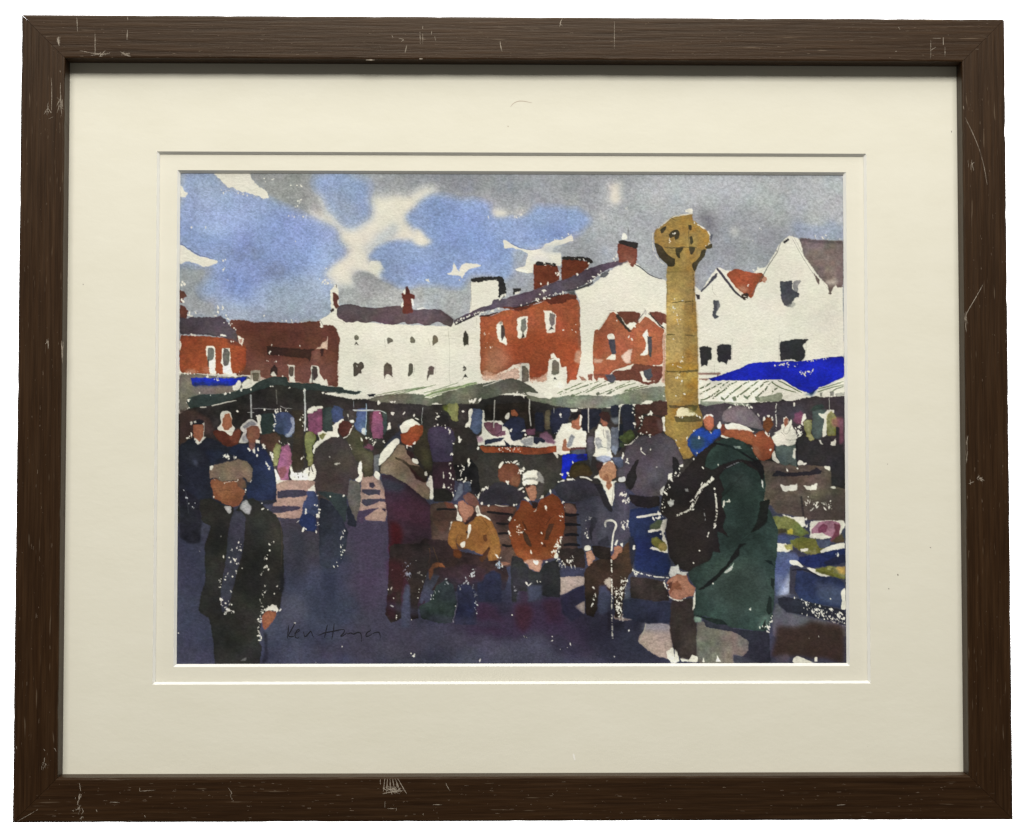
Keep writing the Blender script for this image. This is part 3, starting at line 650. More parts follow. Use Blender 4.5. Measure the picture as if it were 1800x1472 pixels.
# goods by the red counter (K)
t(780, 640, 6)
p((86,106,152), "300 480 380 470 410 500 415 640 370 720 330 735 280 690 290 560", var=.08)
p(PAPER, "405 490 425 490 428 610 480 590 600 600 640 640 680 690 720 780 820 800 830 780 900 760 960 770 1180 800 1200 720 1240 640 1330 620 1500 700 1500 860 1400 880 1150 870 1080 890 820 860 340 860 340 790 400 740", edge=0, rough=.9)
p((50,44,38), "430 430 900 400 970 520 940 700 860 690 830 560 720 520 640 600 560 590 480 600 430 560", var=.16)
p((126,78,96), "420 620 480 610 560 620 612 650 615 715 640 700 650 745 560 770 520 765 440 690", var=.1)
l((56,40,50), 6, "420 620 440 690 520 768 610 720 610 640")
p((122,76,98), "860 685 960 680 960 740 880 750", var=.1)
p((140,96,120), "1010 740 1080 710 1130 760 1175 820 1150 845 1080 830 1010 790", soft=1.2, var=.08)
p((160,120,140), "340 760 400 770 410 820 350 830", soft=1.5, a=.8)
p(PAPER, "640 560 680 520 730 470 760 380 745 400 730 440 700 530 690 570 660 590", rough=.9, dry=.3, edge=0)
p((44,54,90), "610 650 700 570 780 555 840 580 855 640 860 720 830 740 700 715 680 670", var=.1, rough=.6)
p((44,54,88), "690 720 840 720 830 790 740 815 700 780", var=.1)
p((182,92,56), "708 490 760 480 790 520 770 550 715 545", rough=.6)
p((40,34,34), "735 470 790 460 800 500 790 540 760 500", rough=.6)
w("715 690 705 700 840 705 850 710 860 750", 2.6)
p((44,52,82), "425 800 520 785 640 775 600 815 520 830 430 855", rough=.6)
p((34,36,52), "630 800 700 860 680 885 650 885 650 850", rough=.5)
p((150,152,156), "800 810 880 780 940 770 930 850 850 865", soft=1, var=.05)
p((40,46,70), "940 770 1020 775 1070 810 1060 835 1010 820 980 850 945 830", rough=.6)
p((36,42,64), "965 510 1050 510 1060 700 1040 720 965 710", var=.1)
p((100,90,70), "1070 490 1120 480 1120 690 1060 700", var=.1, dry=.3)
p((40,44,70), "1130 480 1330 460 1330 540 1300 640 1240 640 1230 730 1140 740 1120 620", var=.12)
sp(10, "1140 740 1200 720 1250 640", 1.6, 1.4)
w("1230 540 1235 560", 2.4)
for s in ["535 385 530 480 525 670"]: l((190,186,176), 11, s, taper=0)
l((200,198,188), 13, "905 375 900 480 910 560 915 650", taper=0)
l((150,150,150), 7, "1160 465 1158 520")
p((182,72,36), "345 862 420 870 520 875 700 880 820 875 1000 885 1185 862 1188 930 1000 955 880 962 820 945 640 930 440 945", rough=.8, dry=.3, var=.1)
p((140,58,34), "820 880 900 880 940 900 900 955 830 945", soft=1, a=.8)
sp(44, "560 890 640 900 720 905 800 900", 1.1, 3.5)
p(PAPER, "310 885 335 870 345 905 312 900", rough=.6, edge=0)
p((54,52,48), "320 950 640 935 820 960 1170 950 1240 985 1245 1230 1150 1300 1050 1420 260 1420 260 1010", rough=.7, var=.1)
p((70,68,62), "900 980 1240 990 1240 1200 1000 1400", soft=9, a=.5)
p(PAPER, "1150 935 1190 930 1210 980 1195 1000", rough=.8, edge=0)
# two people in white shirts
t(980, 640, 6)
p((30,34,48), "250 480 460 480 460 560 420 650 360 680 330 720 250 700", var=.1)
p(PAPER, "130 480 210 480 205 510 140 505", edge=0)
p(PAPER, "60 640 140 620 150 680 230 700 280 740 305 840 300 880 130 890 130 940 20 960 -20 950 -20 760", edge=0, rough=.9)
p((34,30,30), "125 580 150 530 200 505 255 520 262 560 230 540 180 590 165 570 130 590", rough=.7)
p((192,102,72), "150 600 200 590 230 540 255 560 240 650 240 685 215 698 145 670 145 620", rough=.6)
p(PAPER, "235 535 258 550 240 660 228 650", rough=.5, edge=0)
p((140,144,154), "110 800 145 735 180 770 150 860 110 880 95 850", soft=.8)
p((192,108,78), "60 800 85 790 100 880 140 890 135 912 60 918 42 910", rough=.6)
p((100,66,62), "140 885 240 875 290 880 280 905 140 912", rough=.7)
p((92,98,124), "145 912 280 900 300 940 290 960 160 955", soft=1)
p((22,38,180), "45 955 180 950 310 950 315 1010 200 1030 130 1130 80 1230 45 1200", rough=.7, var=.12)
p((20,26,110), "200 960 310 955 310 1010 200 1010", soft=2, a=.6)
l((190,188,178), 12, "322 470 325 580 325 720", taper=0)
p((78,78,80), "320 760 375 770 380 860 400 930 370 960 350 1090 330 1000 305 920", var=.14)
p(PAPER, "440 640 480 660 520 650 555 720 570 800 560 900 580 990 440 990 370 980 400 920 380 800 400 700", edge=0, rough=.9)
p((56,36,34), "430 530 480 500 540 510 560 560 540 620 500 590 470 600 455 570", rough=.6)
p((176,96,72), "455 570 480 600 510 610 530 630 515 665 480 660 455 620", rough=.6)
p((160,162,160), "390 780 430 765 465 800 460 850 480 880 420 900 395 850", soft=.9)
p((170,170,168), "500 700 540 710 560 800 560 900 520 940 520 800", soft=1.2, a=.9)
l((150,150,148), 6, "480 690 485 760 500 780"); l((140,140,138), 6, "460 875 540 895 560 880")
p((150,162,186), "400 990 480 965 555 980 560 1020 480 1050 410 1020", soft=1)
p((52,42,40), "400 1040 470 1045 470 1120 440 1160 410 1100", rough=.8)
p((40,44,62), "560 440 640 430 640 560 570 570", var=.12)
p((120,126,134), "555 570 640 560 645 640 600 650", soft=1.2, var=.1)
p((100,108,126), "560 680 640 670 650 760 640 900 600 960 560 900", var=.14)
p((42,46,66), "690 430 800 430 810 700 690 720 660 500", var=.1)
l((190,188,178), 11, "665 450 650 520 645 640 645 700", taper=0)
p((28,34,46), "650 640 690 640 690 860 640 940 640 800", rough=.6)
sp(16, "800 440 815 560 820 700", 2, 1.6)
p((84,96,56), "640 780 700 740 770 680 815 760 800 800 740 850 680 820", var=.2)
p((62,76,48), "650 820 720 840 700 880 650 880", soft=1, a=.8)
p((72,88,120), "560 980 690 980 690 1080 640 1110", var=.2, a=.8)
p(PAPER, "690 930 705 960 690 1010 675 1000", rough=.6, edge=0)
p((70,46,42), "820 430 920 430 1010 400 1080 390 1150 400 1160 540 1100 560 1010 530 900 530 880 620 830 700 820 560", rough=.8, var=.1)
p(PAPER, "865 425 900 405 940 385 1015 388 1010 415 930 425 870 432", rough=1, dry=.4, edge=0)
sp(18, "880 690 880 600 900 540 1010 520", 2.2, 1.6)
p(PAPER, "1100 560 1135 545 1130 650 1140 730 1105 700", rough=.9, dry=.3, edge=0)
# back of man in grey coat
p((76,48,42), "920 560 1000 540 1080 560 1110 640 1110 710 1080 740 1000 770 950 740 880 740 840 720 890 650", rough=.7, var=.12)
p((96,78,78), "1050 580 1105 600 1110 700 1080 720 1050 650", soft=1.5, a=.7)
p((76,70,76), "720 880 830 790 900 755 980 770 1090 730 1180 770 1240 820 1290 920 1320 1020 1330 1080 1280 1080 1230 1000 1215 1160 1150 1240 1120 1330 1090 1400 830 1400 760 1330 740 1260 700 1180 690 1020 710 940", rough=.7, var=.06)
p((90,88,96), "640 1100 700 1090 720 1180 640 1200", soft=1.5, a=.7)
p((36,34,34), "820 1020 870 1000 820 1130 840 1200 790 1310 760 1340 715 1270 740 1160 780 1100", rough=.7, dry=.4)
p((34,32,34), "1215 980 1250 990 1290 1070 1290 1130 1260 1190 1215 1160", rough=.7)
p(PAPER, "1285 1075 1325 1060 1330 1085 1290 1092", rough=.8, edge=0)
p(PAPER, "1170 1160 1210 1155 1200 1210 1165 1225", rough=.9, edge=0)
p((210,208,200), "1080 1340 1120 1290 1135 1310 1110 1390 1085 1380", rough=.9, edge=0)
l(PAPER, 11, "885 925 930 962"); w("880 905 980 910 1045 1090 940 720 970 750 975 770 880 735 900 745 1250 810 1285 890 735 1005 745 1045 730 1030 1240 1180 1245 1160 1285 1110 1290 1150", 2)
l(PAPER, 12, "700 855 760 855 820 800 850 765", dry=.4)
p((196,196,190), "640 1200 720 1180 720 1250 640 1250", rough=.9, dry=.3, edge=0)
# ---------------- people at the left (I)
t(300, 640, 6)
p((38,42,56), "85 860 160 800 240 770 290 830 370 770 450 790 560 850 700 840 760 830 880 830 950 840 1010 900 1060 1000 1090 1100 1110 1200 1110 1480 85 1480", rough=.8, var=.12)
p((34,46,86), "640 860 760 830 880 880 930 860 1000 900 1050 1010 1090 1120 1110 1220 1100 1430 820 1440 790 1300 860 1200 860 1060 700 980 600 930", rough=.8, var=.1)
p((36,48,84), "350 900 560 900 640 980 500 1010 420 1060 400 1000", soft=3, a=.7)
p((34,40,66), "120 1050 380 1050 400 1440 150 1440", soft=5, a=.6)
p((90,100,130), "230 1005 270 1015 280 1070 250 1060", soft=2, a=.7)
p((94,46,32), "430 710 520 680 580 700 620 750 680 700 735 690 730 760 700 840 640 870 560 860 480 780", rough=.8, var=.08)
p((140,74,54), "600 760 700 680 735 690 725 780 690 840 640 820", soft=1.5, a=.7)
p((196,106,72), "232 640 330 620 345 700 340 790 300 815 250 790 235 740", rough=.6)
p((30,30,36), "220 620 240 590 290 575 345 585 350 620 320 635 240 632", rough=.7)
p(PAPER, "330 615 355 610 350 720 345 770 372 765 340 800 285 850 240 790 245 770 300 818 340 770 345 660", rough=.8, edge=0)
p((74,58,56), "190 480 220 540 340 550 420 680 460 780 370 770 350 700 350 590 200 570", soft=1, a=.55)
p(PAPER, "200 610 220 595 230 620 210 640", rough=.7, edge=0); p(PAPER, "240 600 262 590 270 615 245 618", rough=.6, edge=0)
w("195 760 215 740 180 775 210 720", 2)
p(PAPER, "520 560 535 495 590 485 635 500 645 560 640 620 680 670 640 760 600 740 570 700 500 700 490 660 535 640", rough=1, dry=.4, edge=0)
p((196,104,68), "545 580 575 520 620 515 640 570 645 650 610 690 560 690 540 640", rough=.6)
p((96,92,88), "440 620 500 560 520 580 480 660", soft=3, a=.5)
p((200,198,190), "720 680 760 620 830 575 880 580 930 650 830 650 790 700 790 760 820 820 700 830 740 770 770 720", rough=1, edge=0, dry=.2)
p((136,136,140), "745 660 820 600 880 600 900 640 830 640 780 680", soft=.8)
p((150,150,156), "740 780 790 730 820 820 760 820", soft=.8, a=.8)
p((130,86,66), "795 670 850 640 920 650 940 700 930 770 880 830 840 840 800 780", rough=.6)
p((112,84,76), "820 820 890 830 880 900 850 910 820 870", rough=.6)
p(PAPER, "890 790 935 800 935 835 890 830", rough=.8, edge=0)
p(PAPER, "860 900 885 880 888 945 865 930", rough=.6, edge=0)
w("820 890 830 905 915 895 910 960 970 850 980 870 990 885 1050 935 1060 960 1070 980 1040 1080 1020 1070 1010 1050 1035 1100", 2.3)
sp(14, "540 965 600 980 680 990", 1.8, 1.4)
# ---------------- back of man in dark brown coat, blue bag (J, O)
t(540, 640, 6)
p(PAPER, "270 650 310 620 350 585 380 600 330 640 310 720 340 770 240 780 150 860 60 960 60 900 150 800 210 720 270 740", rough=1, dry=.2, edge=0)
p((72,42,36), "320 650 370 590 440 610 480 650 460 720 420 760 370 770 330 720", rough=.7, var=.1)
l(PAPER, 13, "480 650 450 700 430 760 380 780", dry=.3)
p((64,60,46), "470 700 520 690 560 750 600 790 580 870 640 920 690 930 700 1100 680 1180 590 1190 560 1040 500 1010 440 860 400 790 440 740", rough=.7, var=.12)
p((92,90,70), "600 940 690 930 690 1060 600 1180", soft=2, a=.6)
p((110,60,80), "590 880 640 830 700 870 680 910 640 890", rough=.7)
p((56,42,40), "580 790 640 790 640 830 590 860", rough=.7)
sp(14, "560 810 600 780 660 780 710 800 700 850", 2, 1.4)
p((58,50,48), "700 880 760 900 740 1000 710 1100 690 1160 695 930", rough=.7)
p((64,57,55), "70 990 80 900 170 810 260 760 340 770 400 800 440 860 470 940 500 1010 530 1080 550 1130 540 1180 480 1220 440 1210 430 1400 400 1440 120 1440 80 1280 95 1130 70 1060", rough=.7, var=.05)
w("305 1050 310 1055 235 975 240 1390 105 1385", 2)
l(PAPER, 10, "440 845 465 900", dry=.2)
p(PAPER, "545 1030 575 1010 580 1200 555 1240 500 1215 520 1190 545 1190 530 1100", rough=1, dry=.4, edge=0)
t(480, 820, 6)
p((48,60,62), "450 260 620 270 770 300 780 420 760 580 740 590 700 520 600 360", soft=.8, rough=.6)
p((44,50,68), "490 320 600 370 720 530 760 640 790 700 760 900 720 1020 640 1080 540 1070 490 1040 480 700", rough=.7, var=.12)
p((38,44,58), "770 440 800 400 880 580 870 640 780 620", rough=.7)
p((50,58,88), "600 1040 760 900 780 1040 640 1100", soft=4, a=.5)
p((96,94,86), "800 140 900 150 920 190 920 400 900 480 875 580 840 500 800 420 780 330", rough=.8, var=.08)
l((190,180,160), 4, "920 380 980 430")
p(PAPER, "850 130 920 110 920 180 880 150", rough=1, dry=.4, edge=0)
p((60,78,130), "350 260 400 250 440 260 470 330 480 480 440 520 380 500 300 520 310 400 350 320", var=.12)
p((36,54,112), "300 500 380 490 450 530 460 640 440 690 330 670 260 580", var=.12, rough=.7)
w("345 485 340 475 355 490 258 580 315 662 345 660 465 305 600 315 745 305", 2)
sp(22, "440 400 480 440 470 520 480 600 465 690", 2, 1.6)
sp(26, "740 680 720 760 740 860 700 1000 630 1060", 1.7, 2.4)
p(PAPER, "460 500 490 510 485 540 465 530", rough=.6, edge=0)
# ---------------- man with white hair and pink face bending (J, O)
t(540, 640, 6)
p((60,70,96), "820 850 930 740 980 700 960 640 1000 640 990 820 900 870 820 900", soft=1.5, a=.8)
p((56,52,40), "1130 850 1200 740 1220 680 1250 700 1290 880 1310 1000 1310 1130 1260 1200 1220 1080 1170 1000 1120 940", rough=.7, var=.12)
p((84,80,56), "1190 880 1290 900 1300 1100 1230 1100", soft=3, a=.6)
p(PAPER, "970 660 1040 590 1110 575 1180 630 1215 650 1100 660 1070 700 990 735", rough=1.1, dry=.2, edge=0)
p((178,72,40), "1080 670 1150 640 1210 650 1215 720 1170 800 1130 850 1060 870 1010 840 985 790 980 740 1060 710", rough=.7, var=.07)
p((170,70,36), "1180 650 1215 655 1210 740 1160 800 1170 720", soft=1, a=.5)
sp(10, "1040 890 1100 860 1150 840", 1.6, 1.4)
p(PAPER, "770 940 860 840 950 770 980 790 970 840 930 880 860 980 780 1060 740 1080", rough=1.1, edge=0, dry=.3)
p((128,110,94), "960 845 1020 860 1040 900 1090 990 1180 1080 1220 1180 1260 1250 1300 1320 1290 1430 1150 1400 1060 1310 940 1220 850 1170 765 1150 780 1060 860 990 930 900", rough=.7, var=.06)
p((50,34,34), "1040 900 1110 930 1130 980 1110 1020 1040 940", rough=.7)
p(PAPER, "1095 985 1130 1000 1160 1000 1175 1060 1110 1030", rough=.9, dry=.2, edge=0)
p((66,58,44), "930 980 1010 1010 1080 1060 1180 1080 1240 1130 1270 1200 1250 1250 1180 1230 1120 1150 1040 1060 930 995", rough=.6, var=.12)
p((50,30,28), "1060 1050 1150 1160 1250 1240 1160 1220 1090 1130", soft=.9)
p(PAPER, "1230 1140 1260 1130 1265 1180 1235 1175", rough=.7, edge=0)
p(PAPER, "1290 1180 1320 1170 1330 1440 1285 1430 1300 1320 1250 1270", rough=1.1, dry=.4, edge=0)
p((130,134,140), "700 960 760 950 750 1120 700 1200", rough=.8, a=.7)
p(PAPER, "715 1120 760 1150 760 1230 690 1180", rough=1, dry=.3, edge=0)
t(480, 820, 6)
p((52,38,48), "1130 90 1240 90 1400 180 1600 340 1680 440 1680 620 1720 760 1740 900 1640 900 1600 1440 1560 1500 1230 1500 1220 900 1200 500 1170 240", rough=.7, var=.1)
p((64,38,52), "1430 330 1600 380 1680 520 1650 680 1500 640 1240 560 1240 420", soft=6, a=.8)
p((58,62,78), "1140 110 1250 110 1400 200 1360 270 1200 240", soft=4, a=.8)
p((62,18,22), "1220 600 1330 610 1380 740 1340 860 1240 900 1230 740", soft=3.5, a=.85)
p((42,36,34), "1350 820 1640 780 1700 1000 1600 1300 1450 1000", soft=5, a=.8)
# ---------------- dark purple man, dark man next to him
t(540, 640, 6)
p((38,36,36), "1360 560 1400 520 1480 540 1500 600 1500 660 1400 670 1360 640", rough=.7)
p((66,56,84), "1275 690 1330 660 1500 665 1530 700 1570 800 1530 830 1530 1020 1500 1030 1430 1040 1320 1030 1300 900 1270 800", rough=.7, var=.08)
p((54,40,48), "1320 1030 1530 1030 1560 1160 1540 1380 1540 1430 1330 1430 1320 1200", rough=.7, var=.1)
p((34,32,30), "1330 1310 1480 1320 1540 1380 1520 1450 1330 1450", rough=.7)
p(PAPER, "1432 1130 1445 1200 1430 1210", rough=.4, edge=0); p(PAPER, "1440 1250 1455 1310 1422 1310", rough=.5, edge=0)
p((46,42,40), "1540 660 1600 680 1700 660 1740 700 1800 820 1800 1000 1700 1100 1600 1100 1540 1000 1570 820", rough=.7, var=.1)
p((32,32,34), "1540 1060 1640 1080 1720 1000 1800 1100 1830 1400 1720 1400 1700 1200 1580 1250", var=.2)
sp(40, "1340 660 1400 650 1500 680 1535 830 1520 1040 1500 1200 1550 1380", 1.9, 2)
sp(26, "1600 1080 1640 1150 1600 1230 1700 1200 1720 1300", 1.8, 3)
sp(10, "1350 600 1380 520 1410 490", 1.8, 1.5)
w("1610 805 1600 800 1700 1030 1705 1060 1640 500 1800 890", 2.6)
p((110,122,146), "1600 1260 1640 1260 1640 1360 1570 1430 1540 1440 1560 1380", rough=.8)
p((70,90,120), "1650 1250 1720 1240 1730 1350 1660 1350", rough=.8, a=.8)
# ---------------- bench and sitters (Q)
t(740, 800, 6)
p((76,60,54), "90 520 250 490 350 520 620 520 1000 540 1010 640 1000 1150 900 1190 700 1150 640 1000 120 1000", var=.12, rough=.7)
p((104,72,58), "640 540 800 530 1000 555 1000 600 960 620 640 600", soft=1, a=.9)
p((120,66,50), "240 500 330 500 350 560 280 560", soft=1, a=.9)
p((60,44,38), "120 580 370 600 370 690 120 700", soft=1.5, a=.8)
p((84,60,50), "130 690 290 700 280 800 180 800", soft=1.2, a=.8)
for s in ["170 575 260 570 370 575","700 600 800 615 960 628","800 720 860 730 920 725","820 830 880 825 930 830","860 950 920 965 970 955"]: l((30,27,28), 26, s)
p((66,50,46), "1500 500 1640 520 1650 1000 1690 1180 1440 1080 1440 960 1520 760", var=.1, rough=.7)
p((112,84,74), "1510 510 1600 520 1650 590 1640 620 1520 612", rough=.7)
for s in ["1520 630 1580 640 1660 628","1510 738 1580 735 1680 742","1520 850 1590 838 1660 850","1510 952 1580 945 1670 955"]: l((24,22,26), 32, s)
p((44,36,34), "1440 1000 1720 980 1740 1200 1500 1170", var=.1)
# legs and dark seat area
p((44,34,34), "0 880 300 900 340 1000 720 1080 900 1180 920 1300 880 1440 100 1440 0 1300", var=.16, rough=.7)
t(480, 960, 4.737)
p((40,34,32), "975 -20 1310 -20 1290 200 1260 320 1200 480 1210 600 1140 620 1135 330 1090 250 1060 420 1070 600 1020 630 975 640 935 570 960 300", var=.14, rough=.7)
p((72,78,108), "1100 320 1135 320 1140 620 1135 680 1065 680 1070 500", soft=1.2)
p((46,26,32), "945 420 1020 360 1020 600 980 620 940 560", soft=2, a=.8)
p((70,74,104), "1290 200 1400 210 1360 300 1300 400 1240 480 1215 470 1250 340", rough=.7, var=.1, a=.9)
p((46,60,56), "1360 330 1440 280 1500 330 1530 480 1490 640 1400 650 1230 600 1210 500 1300 460", rough=.7, var=.16)
p((40,44,84), "1530 330 1620 310 1690 380 1690 560 1700 660 1500 650 1540 480", var=.14, rough=.7)
p((36,40,70), "1700 280 1830 200 1900 240 1900 480 1700 470", soft=1, var=.14)
p((50,36,52), "1690 480 1900 470 1900 700 1820 730 1700 700", soft=4, a=.7)
p((48,36,42), "1260 200 1440 180 1640 150 1780 200 1740 300 1560 320 1400 260", soft=1.5, var=.16)
p((150,84,50), "1320 165 1350 135 1410 145 1430 180 1380 170 1330 190 1330 240 1300 290 1290 200", rough=.8)
p((56,32,24), "1500 40 1560 50 1560 100 1500 90", soft=1)
l((76,52,40), 8, "1300 20 1310 100 1290 140"); l((80,60,44), 7, "1330 10 1360 90 1370 130")
sp(60, "1130 150 1080 180 1130 260 1090 230", 1.1, 3, (150,160,180))
sp(20, "1200 110 1190 180 1250 270 1220 380 1195 440 1230 490", 1.5, 2)
sp(18, "1430 270 1460 310 1340 380 1310 460", 1.5, 2, (190,196,200))
sp(34, "1550 360 1600 310 1620 290 1670 210 1650 240", 1.4, 2.4, (196,202,206))
sp(20, "1650 310 1690 440 1690 520 1700 580", 1.3, 1.5, (200,204,205))
w("993 198 958 362 985 350 1003 435 990 500 1025 595 1150 615 1500 630 1520 500 1780 390 180 640 185 650 355 965 575 835 1148 895 1170 910 1172 920", 1.5)
l((150,156,176), 5, "1530 480 1510 580 1490 640", a=.7)
t(0, 0, 1)      # legs and shadows running together while wet
for x, y, wd, h, c, a in ((710,1070,70,16,(64,64,92),.55),(695,1010,30,60,(56,24,30),.6),(745,1000,40,50,(38,34,34),.6),(800,1040,60,50,(44,46,66),.4),(850,1040,46,50,(34,40,66),.5),(820,1095,120,18,(64,60,90),.6),(880,1050,24,60,(40,42,70),.5)):
    p(c, f"{x-wd/2} {y-h/2} {x+wd/2} {y-h/2+6} {x+wd*.6} {y+h/3} {x+wd/4} {y+h/2} {x-wd/3} {y+h/2-8} {x-wd*.6} {y}", soft=4.5, a=a)
# tan jacket
t(740, 800, 6)
p((112,80,70), "440 440 490 395 560 420 610 500 620 580 590 590 560 540 510 530 460 490", rough=.7, var=.08)
p((194,118,92), "390 490 440 475 480 520 540 545 560 590 540 640 490 660 480 700 450 710 420 640 395 570", rough=.6)
p(PAPER, "345 520 385 520 385 545 400 620 430 660 440 710 370 695 380 620 375 560", rough=.8, edge=0, dry=.2)
p(PAPER, "575 530 615 535 625 620 700 650 745 690 740 705 640 650 580 650", rough=.8, edge=0, dry=.2)
p((156,150,140), "575 560 610 550 615 620 585 620", soft=1, a=.8)
p((52,36,34), "560 600 590 610 570 670 510 710 480 745 462 730 470 685 500 690", rough=.6)
p((148,96,48), "330 700 440 710 470 740 500 730 580 650 640 640 740 700 790 800 830 900 840 1000 820 1080 800 1110 710 1120 700 1010 640 1050 560 1020 440 980 400 960 360 900 400 830 370 850 375 940 385 990 330 990 280 920 290 840", rough=.7, var=.08)
p((158,106,56), "740 760 800 900 830 1000 780 1080 730 1000", soft=2, a=.6)
p((60,42,32), "650 850 690 835 700 900 680 915 655 900", rough=.6)
p((70,48,34), "720 960 730 990 690 1080 640 1130 610 1090 650 1050", rough=.6)
l((100,64,40), 10, "395 840 365 900 375 960 385 990")
p(PAPER, "495 740 530 720 525 790 500 870 480 910 470 900 490 830", rough=.6, edge=0, dry=.3)
p(PAPER, "405 940 440 920 470 900 470 960 440 985 410 965", rough=1, dry=.5, edge=0)
p((60,40,36), "470 800 490 800 490 830 470 825", rough=.4)
p((96,54,30), "340 1000 400 1000 430 1060 400 1090 340 1060", soft=1, var=.1)
p(PAPER, "310 690 330 690 320 760 295 825 290 800 305 750", rough=.7, dry=.3, edge=0)
l(PAPER, 9, "800 1140 840 1180", dry=.2); w("840 1085 800 1160 855 1165 800 1070 440 930", 2.2)
sp(26, "800 1130 850 1180 780 1190", 1.3, 3, (150,170,185))
p((172,112,86), "840 1130 900 1130 940 1150 850 1170", rough=.8, a=.8)
# two backs behind the bench
p((112,66,48), "815 160 860 100 930 80 1000 100 1040 160 1050 250 1020 340 960 320 900 290 830 280 810 220", rough=.7, var=.08)
p((150,100,74), "940 230 1000 220 1040 230 1020 320 960 310", soft=1.5, a=.6)
p(PAPER, "805 150 830 90 870 60 890 75 850 110 830 150", rough=.9, dry=.3, edge=0)
sp(26, "880 70 960 70 1020 100 1060 140 1050 190", 2.2, 1.4)
p((52,50,56), "610 470 640 390 700 350 780 290 830 290 900 300 1000 340 1060 380 1120 440 1060 480 1030 530 940 540 900 520 800 530 700 530 620 500", rough=.8, var=.07)
w("905 285 915 295 650 370 670 360 690 345 1045 360 1080 385", 2.4)
sp(12, "640 380 700 340", 1.8, 1.5)
p(PAPER, "560 395 590 440 600 420 625 385 615 430 600 470", rough=.7, edge=0)
l(PAPER, 8, "780 525 850 545 920 540"); w("710 535 640 510 980 530 1000 525", 2.4)
p(PAPER, "1065 140 1080 125 1098 150 1080 170", rough=.7, edge=0)
# flat-cap man in rust jumper
p(PAPER, "1070 200 1130 170 1200 160 1250 190 1230 310 1070 320 1065 260", rough=.8, edge=0)
p((150,150,144), "1215 180 1250 175 1290 240 1295 300 1250 290 1200 260 1230 230", soft=.7)
p((160,160,152), "1080 250 1140 240 1215 235 1200 265 1120 262 1075 275", soft=.7)
p((70,66,66), "1225 300 1290 300 1290 400 1260 430 1230 480 1205 460 1215 400", rough=.7)
p((200,124,94), "1105 340 1150 320 1215 330 1215 420 1200 480 1150 480 1120 400", rough=.6)
p((70,40,36), "1105 335 1150 318 1160 325 1120 350", rough=.5)
p(PAPER, "1085 450 1110 440 1150 480 1130 490", rough=.7, edge=0)
p(PAPER, "1270 430 1290 425 1290 455 1250 465", rough=.7, edge=0)
p((148,64,30), "1060 480 1130 490 1160 530 1215 560 1260 470 1340 430 1380 410 1450 450 1500 530 1515 700 1515 800 1480 880 1440 980 1420 1080 1360 1090 1250 1120 1080 1130 1000 1060 960 960 930 830 920 730 960 660 1030 560", rough=.7, var=.07)
p((166,80,46), "1000 980 1080 1000 1200 1060 1250 1040 1400 1000 1420 1080 1340 1100 1080 1130 1010 1070", soft=3, a=.6)
p((130,52,24), "1150 620 1300 620 1350 760 1280 980 1180 1000 1100 800", soft=5, a=.5)
p((44,32,32), "1155 480 1180 500 1240 500 1220 570 1180 560", rough=.6)
p((96,48,28), "1060 680 1100 740 1130 800 1100 790 1070 730", rough=.6)
p((70,48,36), "1060 790 1120 830 1150 900 1170 970 1140 970 1090 910", rough=.6)
p((78,50,36), "1350 720 1410 720 1380 790 1340 900 1300 905 1320 800", rough=.6)
l((100,50,30), 10, "1400 640 1350 680 1320 740")
p((96,48,30), "1265 975 1300 930 1325 975 1290 970", rough=.5)
p(PAPER, "1165 570 1190 600 1220 560 1210 590 1190 605", rough=.5, edge=0)
sp(26, "1010 700 1030 780 1000 800 1080 800", 1.5, 2.5)
sp(44, "1490 860 1460 900 1430 1000 1380 1060", 1.5, 2.4)
sp(8, "1460 620 1480 700 1500 520", 1.4, 1.5)
w("925 690 935 665 930 825 1315 555 1275 935 1160 1025 1365 390 1495 500 1270 825", 2.4)
p(PAPER, "915 680 945 650 955 670 930 700", rough=.6, edge=0)
p((206,140,116), "1080 1120 1180 1100 1280 1110 1270 1180 1250 1240 1200 1230 1140 1200 1130 1160", rough=.8, soft=.8)
p(PAPER, "1170 1090 1200 1120 1240 1100 1225 1175 1190 1140", rough=.7, dry=.3, edge=0)
p((214,196,184), "1070 1130 1110 1140 1100 1150", edge=0); p(PAPER, "1280 1130 1350 1120 1350 1145 1290 1145", rough=.8, dry=.4, edge=0)
p((40,40,42), "960 1060 1060 1090 1130 1190 1180 1230 1240 1240 1300 1150 1440 1100 1470 1200 1470 1440 960 1440 940 1200", var=.12, rough=.7)
p(PAPER, "1410 1040 1440 1020 1450 1100 1400 1090", rough=1, dry=.5, edge=0)
sp(34, "1450 1110 1500 1140 1560 1130 1600 1100", 1.8, 2.2)
for s in ["1490 1150 1485 1190","1520 1150 1520 1190","1580 1160 1590 1200","1620 1170 1630 1205","1460 1150 1455 1180","1650 1205 1710 1215"]: l(PAPER, 8, s, dry=.3)
t(840, 960, 4.737)
p((40,40,44), "275 180 400 160 420 210 410 300 540 300 550 200 680 160 690 400 680 430 590 430 530 410 540 320 400 320 330 380 320 470 280 470", rough=.7, var=.1)
p((50,38,54), "280 500 500 490 680 480 700 640 560 700 460 700 380 740 300 560", soft=6, a=.5)
p((60,30,40), "290 480 420 490 460 560 440 680 380 740 330 580", soft=4, a=.6)
p((56,34,46), "540 470 690 450 670 600 580 660", soft=4, a=.6)
p((68,74,104), "410 330 530 320 530 440 420 470", soft=1.5, a=.8)
sp(8, "380 310 420 320 520 290", 1.5, 1.4)
sp(14, "300 340 330 400", 1, 1.5, (150,150,160))
p((62,66,98), "680 205 880 195 890 250 780 258 690 262", rough=.6)
p((42,40,72), "690 430 800 370 885 335 890 450 800 500 880 570 780 640 700 560", soft=1.5)
p((58,54,82), f"700 480 900 500 1000 620 900 700 700 640", soft=9, a=.35)
